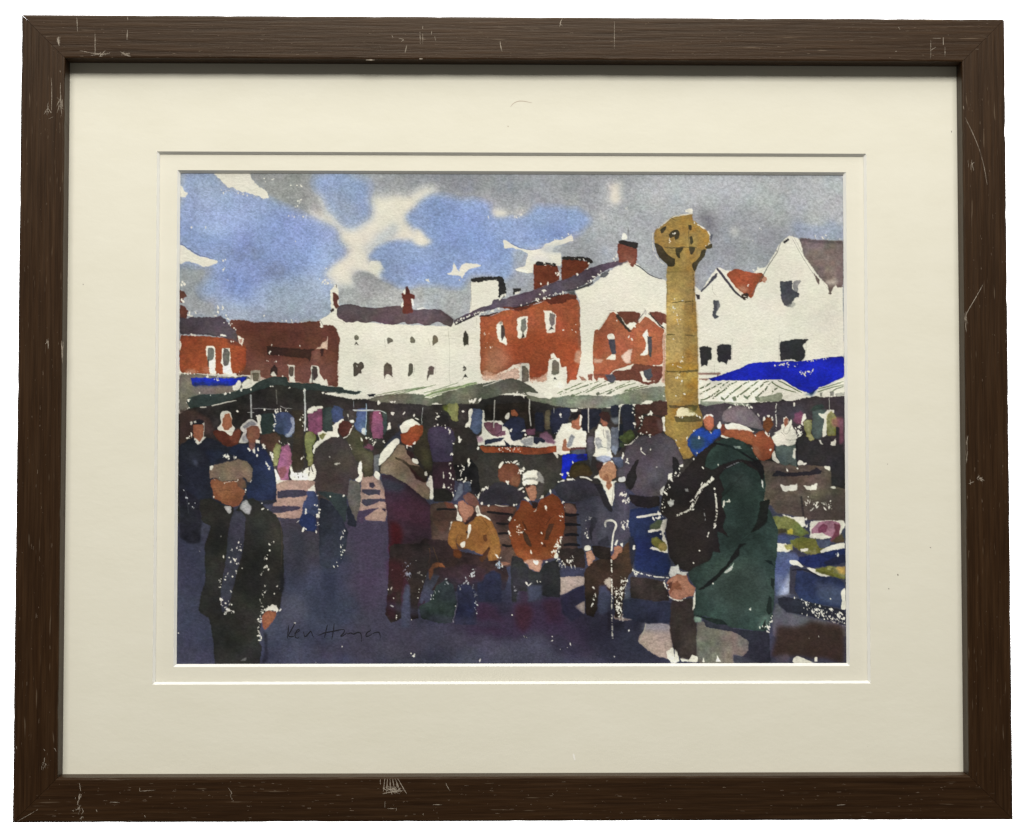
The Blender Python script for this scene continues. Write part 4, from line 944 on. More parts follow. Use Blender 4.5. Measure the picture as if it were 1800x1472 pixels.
w("770 818 745 850 685 862 620 790 620 755 1140 925 1260 705 285 575 1000 905 395 758 1395 640 15 960", 1.4)
w("395 758", 1.6, (30,30,34))
# ---------------- man with walking stick (R)
t(960, 800, 6)
p((62,50,30), "260 130 300 80 400 85 460 130 490 200 460 230 350 220 300 250 240 230", rough=.7, var=.12)
p((32,28,24), "280 90 400 80 440 110 400 110 300 110", soft=1, a=.5)
w("278 78 230 200 240 220 225 190 260 262 285 265 150 205 170 208 130 290 160 285", 2.4)
l(PAPER, 22, "225 260 300 268"); l(PAPER, 18, "360 235 420 240 480 270")
p((56,54,62), "80 350 130 290 230 275 330 260 440 270 520 320 580 340 640 440 660 520 620 560 520 500 400 490 300 500 220 500 130 450", rough=.7, var=.08)
p(PAPER, "490 250 545 245 600 330 640 430 660 480 690 550 720 450 725 300 740 275 660 280 720 100 700 60 600 90 560 200", rough=.8, edge=0)
p((60,42,40), "530 110 590 80 600 110 560 180 540 160", rough=.8)
p((204,134,98), "600 110 660 65 710 90 740 160 735 240 700 260 680 290 700 330 660 380 630 330 640 280 590 270 555 220 560 180", rough=.6, var=.06)
p((180,104,74), "590 250 640 200 660 260 690 300 690 340 660 375 635 340 640 290", soft=.8, a=.8)
p((40,38,44), "500 310 560 310 610 380 650 460 700 570 700 610 660 590 600 520 560 400", rough=.6)
p((70,68,86), "300 500 420 480 520 430 560 440 620 560 690 620 720 560 720 300 830 300 850 440 880 560 890 680 890 840 900 880 820 930 780 960 760 900 700 960 560 960 480 950 460 1010 390 1010 370 900 370 760 350 620", rough=.7, var=.08)
p((86,82,104), "740 330 820 330 860 560 880 860 780 940 760 700", soft=3, a=.6)
p((36,36,44), "460 640 520 660 530 720 490 800 480 880 500 950 470 900 450 780 470 700", soft=.8)
p((48,48,58), "560 900 660 850 680 960 600 980 540 950", soft=1)
p(PAPER, "640 380 680 390 700 540 660 480", rough=.4, edge=0)
l((140,138,132), 5, "715 290 700 430 690 530")
sp(34, "790 410 830 430 860 510 840 460", 2.3, 2.4)
sp(34, "790 690 830 680 810 770 880 720 880 800", 2.2, 2)
sp(12, "420 680 450 640 480 690", 1.4, 2); sp(8, "390 800 420 790 440 890", 2, 2)
p((36,30,28), "480 960 560 960 680 980 690 1100 640 1130 560 1100 500 1060", var=.12, rough=.6)
p(PAPER, "395 970 440 955 485 965 470 1015 410 1020", rough=1, dry=.6, edge=0)
p((206,142,114), "420 1030 480 1010 520 1100 490 1120 480 1170 440 1170 430 1090", rough=.6)
p((62,46,36), "500 1120 640 1130 800 1000 880 900 900 1000 910 1200 860 1300 780 1350 720 1440 420 1440 400 1250 440 1180", rough=.7, var=.12)
p((198,120,90), "710 980 760 960 810 980 800 1030 760 1050 740 1110 700 1120 685 1080 720 1030", rough=.6)
p(PAPER, "720 950 740 900 760 900 740 960", rough=.5, edge=0); p(PAPER, "780 940 810 930 815 980 790 960", rough=.5, edge=0)
l(PAPER, 21, "628 755 618 710 660 690 710 695 745 740 730 780", taper=0)
l(PAPER, 16, "728 780 708 840 700 900 690 1010", taper=0)
t(840, 960, 4.737)
p((52,40,34), "890 200 1000 110 1120 120 1280 40 1290 200 1250 260 1190 600 1140 600 1130 420 1060 340 1010 330 1000 520 960 600 900 580 890 400", var=.12, rough=.7)
p((170,160,146), "1040 300 1110 250 1110 370 1070 340", rough=1, dry=.9)
p((70,76,112), "1010 340 1060 330 1100 390 1100 470 1070 560 1020 580 1000 520", soft=1.5)
l(PAPER, 12, "1113 120 1115 250 1118 400 1116 520 1120 680 1122 775", taper=0, dry=.75)
sp(150, "1200 280 1230 330 1180 420 1150 350 1160 480 1200 580 1150 500", 1.25, 3.2)
sp(60, "1250 290 1200 300 1180 600 1240 610", 1.2, 2.2)
sp(20, "935 340 985 380 960 440 965 500 940 520", 1.3, 1.6)
p((86,92,118), "1230 340 1270 340 1265 440 1220 450", soft=1, a=.8)
p((32,30,40), "1130 620 1210 630 1230 640 1200 700 1120 700", soft=3, a=.7)
l((32,28,34), 30, "1090 560 1095 640 1090 700", a=.6, soft=1.5)
# ---------------- blue crates behind the stick man (R)
t(960, 800, 6)
p((34,50,100), "890 580 960 570 1090 560 1180 530 1210 620 1260 680 1230 780 1280 900 1280 1040 1320 1150 1290 1280 1200 1280 1050 1240 940 1220 920 1100 950 1000 890 860 870 720", rough=.7, var=.1)
p((30,46,112), "930 850 1080 860 1100 980 1280 1060 1310 1200 1280 1270 940 1210", soft=3, a=.8)
p((36,40,60), "870 860 920 870 950 1000 930 1120 900 1200 880 1050", soft=1, a=.8)
p((34,30,32), "870 420 1000 440 1200 440 1200 540 1100 570 960 550 890 500", rough=.8, var=.15)
l(PAPER, 24, "960 658 1040 650 1120 632 1200 628"); p(PAPER, "1170 620 1185 590 1210 640 1190 645", rough=.5, edge=0)
p((84,98,74), "1100 740 1180 680 1230 690 1240 780 1150 800 1090 790", rough=.7, soft=.9, var=.1)
p(PAPER, "1230 690 1275 672 1265 760 1240 830 1280 920 1285 1040 1200 1020 1085 990 1120 970 1180 985 1240 1000 1230 880 1215 800 1070 820 1080 795 1200 780", rough=.8, edge=0)
p((120,124,60), "1105 880 1170 860 1200 890 1260 930 1280 980 1260 1020 1200 1010 1150 970 1110 940", rough=.7, var=.1)
p((164,134,58), "1180 930 1260 930 1275 990 1240 1020 1190 1000", soft=1.2, a=.8)
w("1210 838 925 985 1190 668 1160 670 1130 675", 2.4)
t(840, 960, 4.737)
p((48,42,40), "1270 260 1400 270 1560 300 1600 460 1500 470 1280 440 1270 380", rough=.7, var=.14)
p((46,52,82), "1200 460 1290 440 1500 470 1640 480 1640 640 1400 650 1200 600 1220 520", soft=1, var=.1)
l(PAPER, 11, "1300 210 1380 240 1480 262 1590 270", dry=.2)
sp(14, "1295 210 1330 245", 1.6, 2)
p((58,44,40), "1610 500 1700 480 1780 440 1790 700 1760 880 1680 880 1630 860 1600 700", rough=.7, soft=.9, var=.1)
p(PAPER, "1640 865 1660 860 1680 970 1640 970", rough=.9, edge=0, dry=.2)
p((62,66,86), "1780 560 1830 560 1830 920 1720 920 1780 800", soft=2, a=.9)
p(PAPER, "1690 930 1710 915 1730 960 1800 910 1830 970 1690 972", rough=1.1, dry=.6, edge=0)
# ---------------- right-hand produce stall (M, V)
t(1200, 640, 6)
p((108,94,84), "820 1010 980 1040 1200 1080 1260 1070 1480 1080 1570 1100 1560 1280 1700 1320 1800 1320 1800 1500 860 1500 860 1200", var=.1, rough=.6)
t(1280, 800, 3.873)
p((96,84,76), "240 150 300 80 420 100 560 80 710 100 700 230 800 240 800 480 700 460 560 450 420 410 330 400 250 280", soft=1, var=.1, rough=.6)
p((70,62,58), "330 300 480 290 560 330 800 260 800 480 640 450 480 420 330 390", soft=5, a=.8)
p((42,40,46), "295 150 330 110 400 125 560 115 600 90 640 110 635 130 560 145 400 150", rough=.6)
p((222,220,208), "355 205 400 215 475 200 470 245 375 250", rough=.7, edge=0)
p(PAPER, "510 210 560 215 608 195 605 242 540 242", rough=.7, edge=0)
l((52,46,46), 15, "500 290 515 400 518 500 512 640", a=.85)
l((60,54,40), 9, "490 480 488 560")
p(PAPER, "370 410 440 425 520 425 530 490 500 500 440 470", rough=.8, edge=0)
p((112,116,66), "305 420 380 420 450 440 500 490 560 540 500 560 440 550 400 540 320 500 300 470", rough=.8, soft=.8, var=.14)
p((194,176,40), "400 520 440 500 445 545 410 540", rough=.6)
p((62,60,44), "300 500 400 510 400 530 320 545", soft=1)
p(PAPER, "560 460 640 450 790 450 800 490 760 560 640 580 560 570", rough=.8, edge=0)
p((184,122,146), "570 510 620 460 700 450 760 465 770 500 740 580 690 560 640 530 570 540", rough=.7, var=.07)
p((132,60,88), "615 500 650 470 680 485 670 530 620 535", rough=.7, soft=.7)
p((122,60,78), "720 470 770 480 760 560 720 600 695 590 730 520", rough=.7, soft=.8)
p((80,66,50), "700 590 780 540 800 600 740 610", soft=1)
p((66,84,136), "330 555 380 545 460 560 520 610 400 610 330 600", rough=.7)
p((120,124,60), "420 590 500 560 620 580 700 600 660 660 600 690 540 680 460 640", rough=.8, soft=.8, var=.14)
p((76,92,140), "600 580 700 590 690 640 620 640", rough=.8, a=.85)
p(PAPER, "335 605 400 610 430 655 400 670 335 665", rough=.8, edge=0)
p((180,172,54), "385 620 440 610 440 655 400 650", rough=.7, soft=.7)
p(PAPER, "495 645 550 640 545 660 500 665", rough=.6, edge=0)
p(PAPER, "620 660 700 620 800 600 800 650 640 680", rough=.9, edge=0, dry=.3)
p((82,100,158), "325 670 400 665 470 670 500 760 440 750 420 800 415 950 325 970 315 800", rough=.6, soft=.9, var=.08)
p((184,192,206), "400 800 425 800 430 960 330 980 360 930", soft=4, a=.7)
p((34,50,124), "485 700 560 690 700 660 800 640 800 730 700 760 560 775 480 740", rough=.7, var=.12)
p((34,40,80), "650 740 740 690 800 680 800 740 680 765", soft=1)
p(PAPER, "418 720 470 725 520 770 600 780 700 830 720 840 620 830 540 780 430 750", rough=.8, edge=0, dry=.2)
p((126,126,56), "600 780 680 765 760 770 800 800 800 860 700 830 600 800", rough=.8, soft=.8, var=.14)
p((190,150,70), "740 770 800 770 800 820 760 815", soft=1); p((196,190,50), "680 765 712 768 700 790 680 785", soft=.6)
p((64,62,82), "425 760 470 755 465 960 420 950", rough=.6, soft=.7)
p((46,62,118), "470 780 620 830 740 840 795 880 800 1000 770 1050 620 1020 500 990 455 930", rough=.7, var=.1)
p((86,100,140), "600 860 780 900 780 1020 620 980", soft=4, a=.6)
l((40,42,60), 12, "440 790 520 780 620 830")
p(PAPER, "770 940 800 900 810 1060 770 1060 780 1000", rough=.9, edge=0, dry=.2)
p((40,42,58), "340 985 380 970 500 990 640 1030 800 1065 800 1170 640 1120 480 1090 400 1080 350 1030", rough=.7, var=.1)
sp(120, "520 1080 560 1050 640 1070 620 1100 720 1120 790 1140", 1.5, 4.5)
sp(40, "640 1050 760 1090 790 1160 690 1130", 1.8, 3)
sp(22, "440 970 500 1000 600 1020", 1.3, 1.6)
p((94,92,102), "330 1010 400 1080 560 1110 800 1170 810 1250 560 1260 420 1260 310 1240 300 1100", rough=.7, soft=1.2, var=.08)
p((54,42,38), "330 1180 500 1180 560 1140 800 1170 815 1420 560 1400 440 1400 290 1390 310 1260", soft=4, rough=.6, var=.08)
p((90,80,84), "330 1380 420 1360 420 1420 320 1420", soft=3, a=.7)
p(PAPER, "445 1390 480 1375 560 1410 620 1425 820 1425 820 1430 440 1430", rough=1, edge=0, dry=.4)
p(PAPER, "592 1385 608 1380 612 1415 595 1415", rough=.6, edge=0)
w("700 985 740 680 750 685 555 1255 620 1240 548 290 545 310 560 315 605 340 600 350 655 340 660 370 530 345 575 375 690 365", 1.5)
sp(30, "530 340 560 310 600 345 610 370", 1.2, 2); sp(8, "530 430 530 490", 1.2, 1)
sp(16, "650 340 700 335 700 370", 1, 1.5)
# people and clothes at right (M)
t(1200, 640, 6)
p((112,100,104), "415 560 440 500 500 460 580 445 680 460 760 520 820 600 855 680 850 700 780 690 700 670 600 640 500 615 420 610", rough=.6, var=.05)
p((72,68,70), "430 620 480 620 460 660 560 700 830 700 760 720", soft=.8, a=.7)
p(PAPER, "440 640 480 640 520 615 600 640 680 665 720 700 760 700 760 725 640 710 460 690", rough=.9, edge=0, dry=.2)
p((52,54,58), "690 670 780 690 850 705 860 720 740 712", rough=.6)
p((112,62,36), "850 600 900 560 945 580 955 650 920 700 890 740 850 680", rough=.7, var=.1)
w("858 580 862 590 900 552 910 555 945 575 950 590 795 540 805 550", 2.2)
p(PAPER, "1060 570 1100 560 1125 590 1110 660 1150 580 1160 660 1200 720 1210 780 1190 860 1110 880 1080 850 1000 870 970 840 940 780 990 740 970 735 1040 690 1040 640 1065 640", rough=.8, edge=0)
p((176,92,68), "1068 590 1095 568 1118 590 1112 640 1085 670 1070 640", rough=.6)
for s in ["1080 660 1060 720 1100 750 1130 700 1140 620","1040 720 1080 760","1090 800 1140 815 1200 800","1150 650 1130 720"]: l((160,158,148), 5, s)
p((96,124,116), "985 870 1060 855 1110 880 1195 860 1180 960 1215 1090 1150 1070 1130 1050 1080 1080 1020 1050 990 960", rough=.8, soft=.9, var=.1)
p(PAPER, "960 910 985 905 985 970 1035 1070 1000 1050 940 1010 950 960", rough=1, dry=.3, edge=0)
p(PAPER, "1175 900 1195 900 1185 1010 1160 990", rough=.7, edge=0)
p((190,86,52), "440 700 520 690 640 705 720 715 770 760 740 860 640 830 520 790 410 760 400 690 410 640 440 650", rough=.7, soft=.8, var=.07)
p((140,58,44), "400 660 430 640 455 690 440 745 405 730", soft=1)
p((172,76,46), "740 760 830 705 900 740 970 830 970 900 930 1000 840 1030 800 1010 750 930 735 850", rough=.7, var=.06)
p((204,130,96), "740 870 800 880 840 1000 800 1010 745 930", soft=1.8, a=.5)
p(PAPER, "395 745 470 770 540 790 500 800 400 775", rough=.9, edge=0, dry=.2)
p(PAPER, "720 870 740 880 745 930 800 1020 820 1035 770 1020 730 930", rough=.7, edge=0, dry=.2)
w("770 760 875 735 890 745 910 760 930 910", 2.2)
p((190,96,66), "215 590 250 545 300 540 325 580 330 660 290 710 240 680", rough=.6, var=.08)
p((214,206,196), "200 590 240 540 290 530 325 540 325 580 300 550 250 560 220 600", rough=.9, dry=.4, edge=0)
p((36,66,150), "130 700 210 660 280 720 310 730 340 690 400 690 405 760 330 820 280 900 200 980 130 980 60 880 50 800", rough=.8, var=.08)
p((40,84,100), "70 780 200 780 240 860 160 930 80 900", soft=4, a=.8)
p(PAPER, "360 660 395 610 412 640 405 680 380 690", rough=.7, edge=0)
w("290 720 300 730 170 770 175 785 130 700 120 710 150 935 155 945 45 790", 2)
p((116,60,84), "1190 520 1250 500 1300 560 1270 640 1200 630 1170 600", soft=1, var=.1)
p(PAPER, "1270 540 1300 530 1310 580 1270 620 1280 660 1250 640", rough=.8, edge=0)
p((150,150,74), "1280 610 1360 590 1370 660 1350 740 1380 780 1390 800 1350 825 1320 770 1290 700", rough=.8, var=.1)
p((76,110,106), "1370 510 1440 480 1520 490 1490 600 1490 680 1460 780 1420 810 1380 780 1360 700 1380 600", rough=.7, soft=.8, var=.08)
p((46,66,62), "1340 500 1400 440 1480 430 1500 470 1380 500", soft=1, a=.8)
p(PAPER, "1430 530 1500 530 1530 490 1600 485 1600 520 1540 560 1520 760 1475 785 1480 690 1500 590 1440 550", rough=.7, edge=0)
p((146,142,60), "1530 540 1570 505 1610 540 1640 620 1620 760 1530 762 1525 640", rough=.7, soft=.8, var=.1)
p((160,96,100), "1570 590 1640 570 1690 580 1690 740 1620 680 1570 660", soft=2, a=.8)
p((50,44,50), "1620 670 1660 670 1655 860 1620 850", rough=.6)
p((130,76,100), "1655 600 1700 580 1700 820 1660 860", soft=1, a=.8)
p((50,47,50), "1200 800 1290 700 1330 820 1380 800 1560 770 1600 830 1700 870 1700 1310 1580 1290 1560 1100 1290 1060 1200 980", rough=.7, var=.07)
p(PAPER, "1570 830 1600 810 1620 790 1615 865 1565 865", rough=.8, edge=0)
p(PAPER, "1440 810 1460 810 1485 855 1460 850", rough=.6, edge=0)
p((186,180,80), "1300 760 1350 750 1390 800 1350 825 1330 800", soft=.6)
sp(34, "1200 640 1250 700 1210 760 1280 740", 2, 3.4)
p(PAPER, "1220 1010 1260 1030 1300 1060 1210 1080", rough=.9, edge=0, dry=.3)
p(PAPER, "1475 1085 1560 1085 1565 1140 1520 1120", rough=.9, edge=0, dry=.4)
p(PAPER, "1540 1310 1600 1290 1640 1320 1600 1328", rough=.8, edge=0, dry=.2)
l((30,30,34), 14, "1205 800 1205 950 1210 1100", a=.9)
l((220,218,208), 11, "990 420 985 500 990 600 990 690", taper=0, dry=.5)
l((205,203,195), 5, "1550 360 1550 480", taper=0)
p(PAPER, "1168 415 1185 412 1190 450 1172 455", rough=.6, edge=0)
w("1105 1128 1215 1108 1290 1062 700 465 725 460 495 465 1290 545", 2)
sp(12, "540 430 620 440 720 460", 1.6, 1.4)
# ---------------- big figure in green coat with rucksack (S)
t(1160, 700, 3.067)
p((56,48,46), "60 1090 180 1080 200 1200 205 1430 100 1400 60 1280", rough=.7, soft=1.2, var=.1)
p((102,98,92), "200 1200 330 1230 440 1260 490 1330 480 1440 200 1440", rough=.6, var=.08)
p((44,46,60), "225 1180 360 1210 400 1250 590 1260 600 1440 400 1440 480 1370 480 1310 400 1265 250 1240", rough=.7, var=.1)
p((60,66,84), "395 1385 460 1400 520 1430 400 1440", soft=1)
p((34,78,66), "250 300 300 240 380 212 450 235 500 280 530 340 560 400 570 470 560 560 600 620 640 720 635 830 620 940 620 1080 605 1200 580 1260 500 1255 380 1240 340 1210 250 1180 180 1180 190 1080 200 1030 160 980 150 930 260 880 240 700 230 500 230 380", rough=.7, var=.1)
p((66,100,84), "260 900 400 850 560 900 600 1000 580 1160 400 1130 240 1100", soft=12, a=.55)
p((30,62,54), "340 360 500 380 540 480 500 700 380 620 330 480", soft=10, a=.6)
p((96,136,118), "560 1180 600 1160 590 1230 520 1250", soft=3, a=.7)
p((120,152,134), "185 1180 225 1182 225 1205 190 1215", soft=1)
# rucksack
p((36,32,32), "30 460 110 420 150 370 210 300 290 240 310 250 260 300 240 370 290 390 330 360 420 330 520 345 560 380 560 440 530 400 440 345 350 390 320 430 350 500 330 560 360 640 340 700 375 755 310 720 330 840 290 830 270 880 200 910 150 940 90 915 50 850 30 720 40 650 0 620 10 540", rough=.8, var=.06)
p((50,44,42), "40 600 160 580 250 620 260 760 240 880 150 930 60 880 40 720", soft=8, a=.6)
l((26,26,28), 12, "290 245 380 260 450 300 520 345")
l((190,196,192), 7, "400 262 440 275", soft=.7)
p((200,204,198), "400 262 435 262 430 278 405 272", rough=.5)
p((26,26,28), "530 335 560 370 562 440 545 440 530 390 480 350", rough=.6)
p((28,30,28), "540 560 595 548 585 600 580 670 540 710 485 735 520 680 535 620", rough=.7)
l((26,44,38), 10, "450 415 400 470 340 530", a=.9)
p((24,50,42), "330 520 380 450 400 460 350 530", soft=1, a=.7)
p((26,28,28), "205 1040 300 960 360 900 410 820 430 790 470 788 430 815 430 850 380 900 330 960 290 1000 230 1035", rough=.7)
l((46,110,92), 3, "440 770 480 740")
p((24,44,42), "570 875 605 880 615 910 590 895", rough=.7); p((26,44,40), "600 970 620 980 615 1040 600 1010", rough=.6)
p((24,52,44), "590 1070 605 1080 605 1160 590 1175 575 1150", rough=.6)
p((26,44,40), "180 1170 250 1185 340 1200 370 1230 300 1220 230 1190", rough=.6)
p((28,50,44), "545 1250 570 1200 572 1255", rough=.5)
for s,wd in (("90 635 130 620 175 600",11),("170 595 195 545 220 490 285 438",17),("295 490 305 560 310 620 295 690",10),("240 605 245 660",6)):
    l(PAPER if wd > 6 else (150,150,150), wd, s, dry=.55, taper=0)
sp(26, "165 600 200 520 230 480 285 435", 1.5, 2)
w("165 600 180 603 280 437 295 492 262 735 258 750 215 825 183 892 490 1145 488 1140 315 362 232 378 235 382 300 690 295 700 288 1000 375 558 55 580 60 560", 2.2)
p((200,200,194), "38 560 80 550 75 575 55 590", rough=.7); p((140,140,138), "135 490 150 488 155 505 138 505", rough=.5)
p(PAPER, "340 560 350 550 352 575 340 600", rough=.5, edge=0); l(PAPER, 8, "350 562 380 558", dry=.2)
p((206,210,204), "345 945 375 920 400 890 390 930 360 950", rough=.6)
sp(36, "0 650 30 500 60 430 130 370 200 330", 2, 2.6)
p(PAPER, "180 1080 192 1040 190 1130 178 1150", rough=.5, edge=0)
sp(14, "610 1180 590 1240 575 1275", 2, 1.8); sp(8, "540 1250 580 1240", 1.4, 1.4)
p((230,228,220), "548 440 556 450 560 490 552 480", rough=.4, edge=0)
l((110,116,112), 6, "345 385 400 358 440 345", dry=.5)
# hands
p((190,120,94), "50 980 80 955 140 950 160 1000 195 1030 180 1070 130 1080 100 1095 60 1080 45 1050 60 1020 35 1000", rough=.6, var=.08)
p((150,84,62), "60 1010 95 985 110 1010 120 1040 80 1030 50 1060 60 1030", soft=.8)
p((90,56,48), "45 1000 70 990 60 1030 40 1040", soft=.7)
p((202,202,196), "50 950 60 915 100 900 108 940 150 938 140 960 90 950 60 970", rough=.9, edge=0)
l(PAPER, 7, "45 1070 80 1092 120 1095 140 1080", dry=.1)
sp(12, "30 985 25 1010 45 1030", 1.8, 1.6)
p(PAPER, "60 1420 40 1400 60 1340 80 1410 100 1430 60 1435", rough=1, dry=.3, edge=0)
p(PAPER, "150 1420 180 1380 190 1400 205 1385 210 1430 150 1430", rough=1, dry=.4, edge=0)
p(PAPER, "230 1425 240 1400 242 1428", edge=0); p(PAPER, "305 1425 310 1390 330 1425", edge=0)
p(PAPER, "85 1395 92 1360 105 1420 90 1425", edge=0)
# ---------------- foreground man at left (N)
t(300, 800, 3.875)
p((34,34,44), "55 220 110 240 190 300 210 420 200 600 120 600 60 560", rough=.7, soft=1.5, var=.15)
p((56,60,86), "50 600 230 580 240 720 240 1080 270 1200 300 1420 40 1420", soft=4, a=.5)
p((40,40,38), "195 300 270 290 350 340 420 340 430 380 520 300 560 290 640 350 720 410 760 500 768 620 770 860 740 1060 650 1060 610 1120 600 1280 620 1300 600 1440 300 1440 290 1280 265 1110 190 1070 200 960 235 850 230 620 270 480 210 450", rough=.8, var=.08)
p((58,56,50), "740 460 758 620 745 820 700 880 620 780 640 560", soft=7, a=.45)
p((62,65,82), "430 370 480 385 510 430 500 540 490 640 450 800 410 960 380 1050 350 1070 335 960 370 740 390 540 410 430", rough=.7, var=.08)
p((126,106,92), "262 90 300 60 360 40 450 22 520 40 555 90 548 180 520 180 500 150 440 170 340 180 300 150 265 160", rough=.7, var=.06)
p((112,84,66), "430 170 480 150 510 180 515 220 480 230 450 215", soft=1, a=.9)
p((158,90,62), "270 170 300 155 340 180 440 175 460 215 490 230 505 240 490 300 460 345 420 350 360 330 330 310 290 290 285 230 270 210", rough=.6, var=.05)
p((148,74,50), "290 230 350 290 330 310 290 290", soft=1.5, a=.6)
p((34,34,50), "345 20 470 10 430 30 350 50 300 60", soft=1)
p(PAPER, "262 72 290 68 280 100 265 100", rough=.7, edge=0)
w("330 148 300 165 365 188 455 170 450 175 545 175 510 235 505 250 292 285 355 12 375 15 395 20 430 10 440 15", 1.5)
l((214,196,180), 5, "360 188 400 178 450 178", dry=.3)
p((168,168,170), "485 320 515 300 550 360 530 405 500 390 470 360", rough=.7, soft=.8)
p((190,190,188), "355 342 415 350 400 405 388 390", rough=.8, dry=.4)
sp(30, "480 560 470 640 400 660 390 700 460 730", 1.6, 3.2)
sp(14, "330 840 335 900 380 810", 1.5, 1.3); sp(18, "350 970 345 1020 400 1000 430 1030", 1.6, 1.8)
sp(34, "355 1075 390 1060 430 1065", 1.5, 1.5, (205,204,196))
sp(24, "700 590 665 640 640 710 655 780 605 815", 1.5, 1.8)
sp(20, "640 870 635 950 605 980 625 1040", 1.4, 1.8); w("725 890 740 910 705 942 485 770 340 553 620 325 660 370 625 365 195 650 50 1210 420 825 445 790 410 930", 1.5)
sp(44, "630 1050 690 1030 735 1050 625 1060", 1.6, 1.8)
sp(50, "630 1065 605 1110 600 1190 610 1270", 1.6, 1.5)
p((214,210,198), "640 1045 690 1015 735 1040 730 1065 690 1055 650 1062", rough=1, dry=.5, edge=0)
p((158,80,56), "620 1100 650 1060 720 1065 715 1100 680 1150 640 1190 622 1170", rough=.6, var=.07)
p((40,40,58), "630 1200 660 1220 660 1400 620 1420 640 1300", soft=1.5, a=.8)
p((120,118,118), "470 1400 515 1375 510 1400", rough=.7, a=.8)
l((90,74,66), 4, "745 450 758 560 755 680 750 760", a=.6)
l((90,96,110), 5, "100 240 110 300 120 390", a=.5); sp(16, "70 120 100 260 120 380 190 320", 1.2, 1.5, (180,184,190))
p((26,28,34), "745 780 775 840 770 930 740 940", soft=2, a=.7)

# second touches: darker wet strokes inside the near figures
t(300, 800, 3.875)
p((26,28,28), "300 420 350 430 390 520 360 640 300 700 260 620", soft=4.5, a=.55)
p((24,26,26), "520 700 620 760 640 900 600 1040 520 1000 480 860", soft=5, a=.5)
p((60,58,50), "700 460 740 500 750 600 700 620 680 540", soft=4, a=.4)
p((112,66,46), "400 300 460 250 500 250 470 330 430 350", soft=2, a=.6)
p((150,96,70), "300 190 380 195 400 240 330 260", soft=3, a=.5)
l((70,44,38), 5, "330 240 380 232 400 240", a=.6); l((90,52,40), 4, "350 300 390 305 420 298", a=.5)
t(540, 640, 6)
p((50,44,44), "120 900 240 860 300 1000 260 1200 140 1200", soft=5, a=.45)
p((78,70,66), "330 840 430 900 480 1080 400 1150 340 1000", soft=5, a=.45)
p((108,92,78), "880 1000 1000 980 1080 1100 960 1160", soft=4, a=.6)
p((146,128,112), "800 1080 900 1020 940 1120 860 1140", soft=3.5, a=.5)
p((78,66,92), "1320 700 1420 690 1440 850 1340 860", soft=4, a=.5)
t(740, 800, 6)
p((38,36,42), "640 440 760 340 860 340 820 460 700 500", soft=4, a=.5)
p((130,80,38), "560 720 660 700 720 860 640 1000 560 900", soft=4, a=.45)
p((168,112,58), "330 760 420 760 440 860 360 900", soft=3.5, a=.5)
l((96,62,38), 9, "640 660 700 740 760 860", a=.5)
t(960, 800, 6)
p((54,52,66), "400 560 520 520 580 700 520 820 420 760", soft=4.5, a=.5)
p((92,88,96), "560 500 640 620 660 760 600 800 560 640", soft=4, a=.4)
p((96,92,100), "1000 60 1160 40 1280 160 1200 300 1040 260", soft=6, a=.5)
p((64,58,64), "1020 300 1180 280 1220 400 1060 420", soft=5, a=.5)
t(1160, 700, 3.067)
p((24,56,48), "300 280 380 240 440 290 380 340 300 330", soft=4, a=.5)
p((22,52,44), "420 560 500 540 520 640 460 720 400 680", soft=6, a=.5)
p((24,54,46), "300 1000 440 960 560 1040 520 1120 360 1120", soft=6, a=.4)
p((60,96,82), "380 400 460 380 500 460 420 540", soft=6, a=.4)
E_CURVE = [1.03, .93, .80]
KEY_POS = (-.03, 1.34, 1.5); KEY_W, KEY_H, KEY_P = 1.5, .45, 38
CEIL_P = 30
AMB = .10

# pigment settling into the tooth of the paper
_g = vnoise(NH, NW, 2.3, 21, 1.9)*.5+vnoise(NH, NW, 4.2, 22, 3.2)*.3+vnoise(NH, NW, 1.3, 23)*.2
_g = (_g-_g.mean())/_g.std()
# pigment strength: washes dry duller than they go on
def dry_down(A):
    R, G, B = A[..., 0], A[..., 1], A[..., 2]
    L = .3*R+.59*G+.11*B
    cl = lambda v: np.clip(v, 0, 1)
    warm = cl((R-G-30)/50)*cl((G-B+20)/20)
    cool = cl((B-R-6)/14)*cl((135-L)/20)*(1-cl((B-130)/20)*cl((60-R)/20))
    green = cl((G-R-10)/12)*cl((G-B+2)/10)*cl((110-L)/20)
    sky = cl((L-110)/15)*cl((B-R-20)/20)
    grey = cl((L-118)/10)*cl((25-(B-R))/8)*cl((B-R-1)/4)*cl((205-L)/12)
    ochre = cl((R-B-45)/15)*cl((45-(R-G))/12)*(R > 110)
    mag = cl((R-G-25)/20)*cl((B-G-8)/12)*cl((L-50)/20)
    yel = cl((G-B-50)/30)*cl((G-R+14)/10)*cl((L-70)/20)
    sat = 1-.26*yel-.24*mag-.34*cool-.43*green-.25*sky-.25*grey-.22*ochre-.14*warm
    O = L[..., None]+(A-L[..., None])*np.clip(sat, .4, 1)[..., None]
    O[..., 0] *= 1-.12*warm
    O[..., 1] *= 1-.02*warm
    O *= (1-.08*yel-.09*cool-.04*green-.03*warm)[..., None]
    O += (13*sky*cl((B-R)/80)+4*grey+4*ochre)[..., None]
    O[..., 2] -= 3*grey
    return O
CV = dry_down(CV)
CV = np.minimum(CV, 236)
_lum = CV.mean(-1)/255
_amp = .046-.033*np.clip((_lum-.70)/.12, 0, 1)*(1+.6*np.clip(1-_lum/.45, 0, 1))
CV *= (1+_g*_amp)[..., None]
CV += ((vnoise(NH, NW, 7, 24)-.5)*3.5*np.clip((.84-_lum)/.15, 0, 1))[..., None]
CV = np.clip(CV, 3, 246)

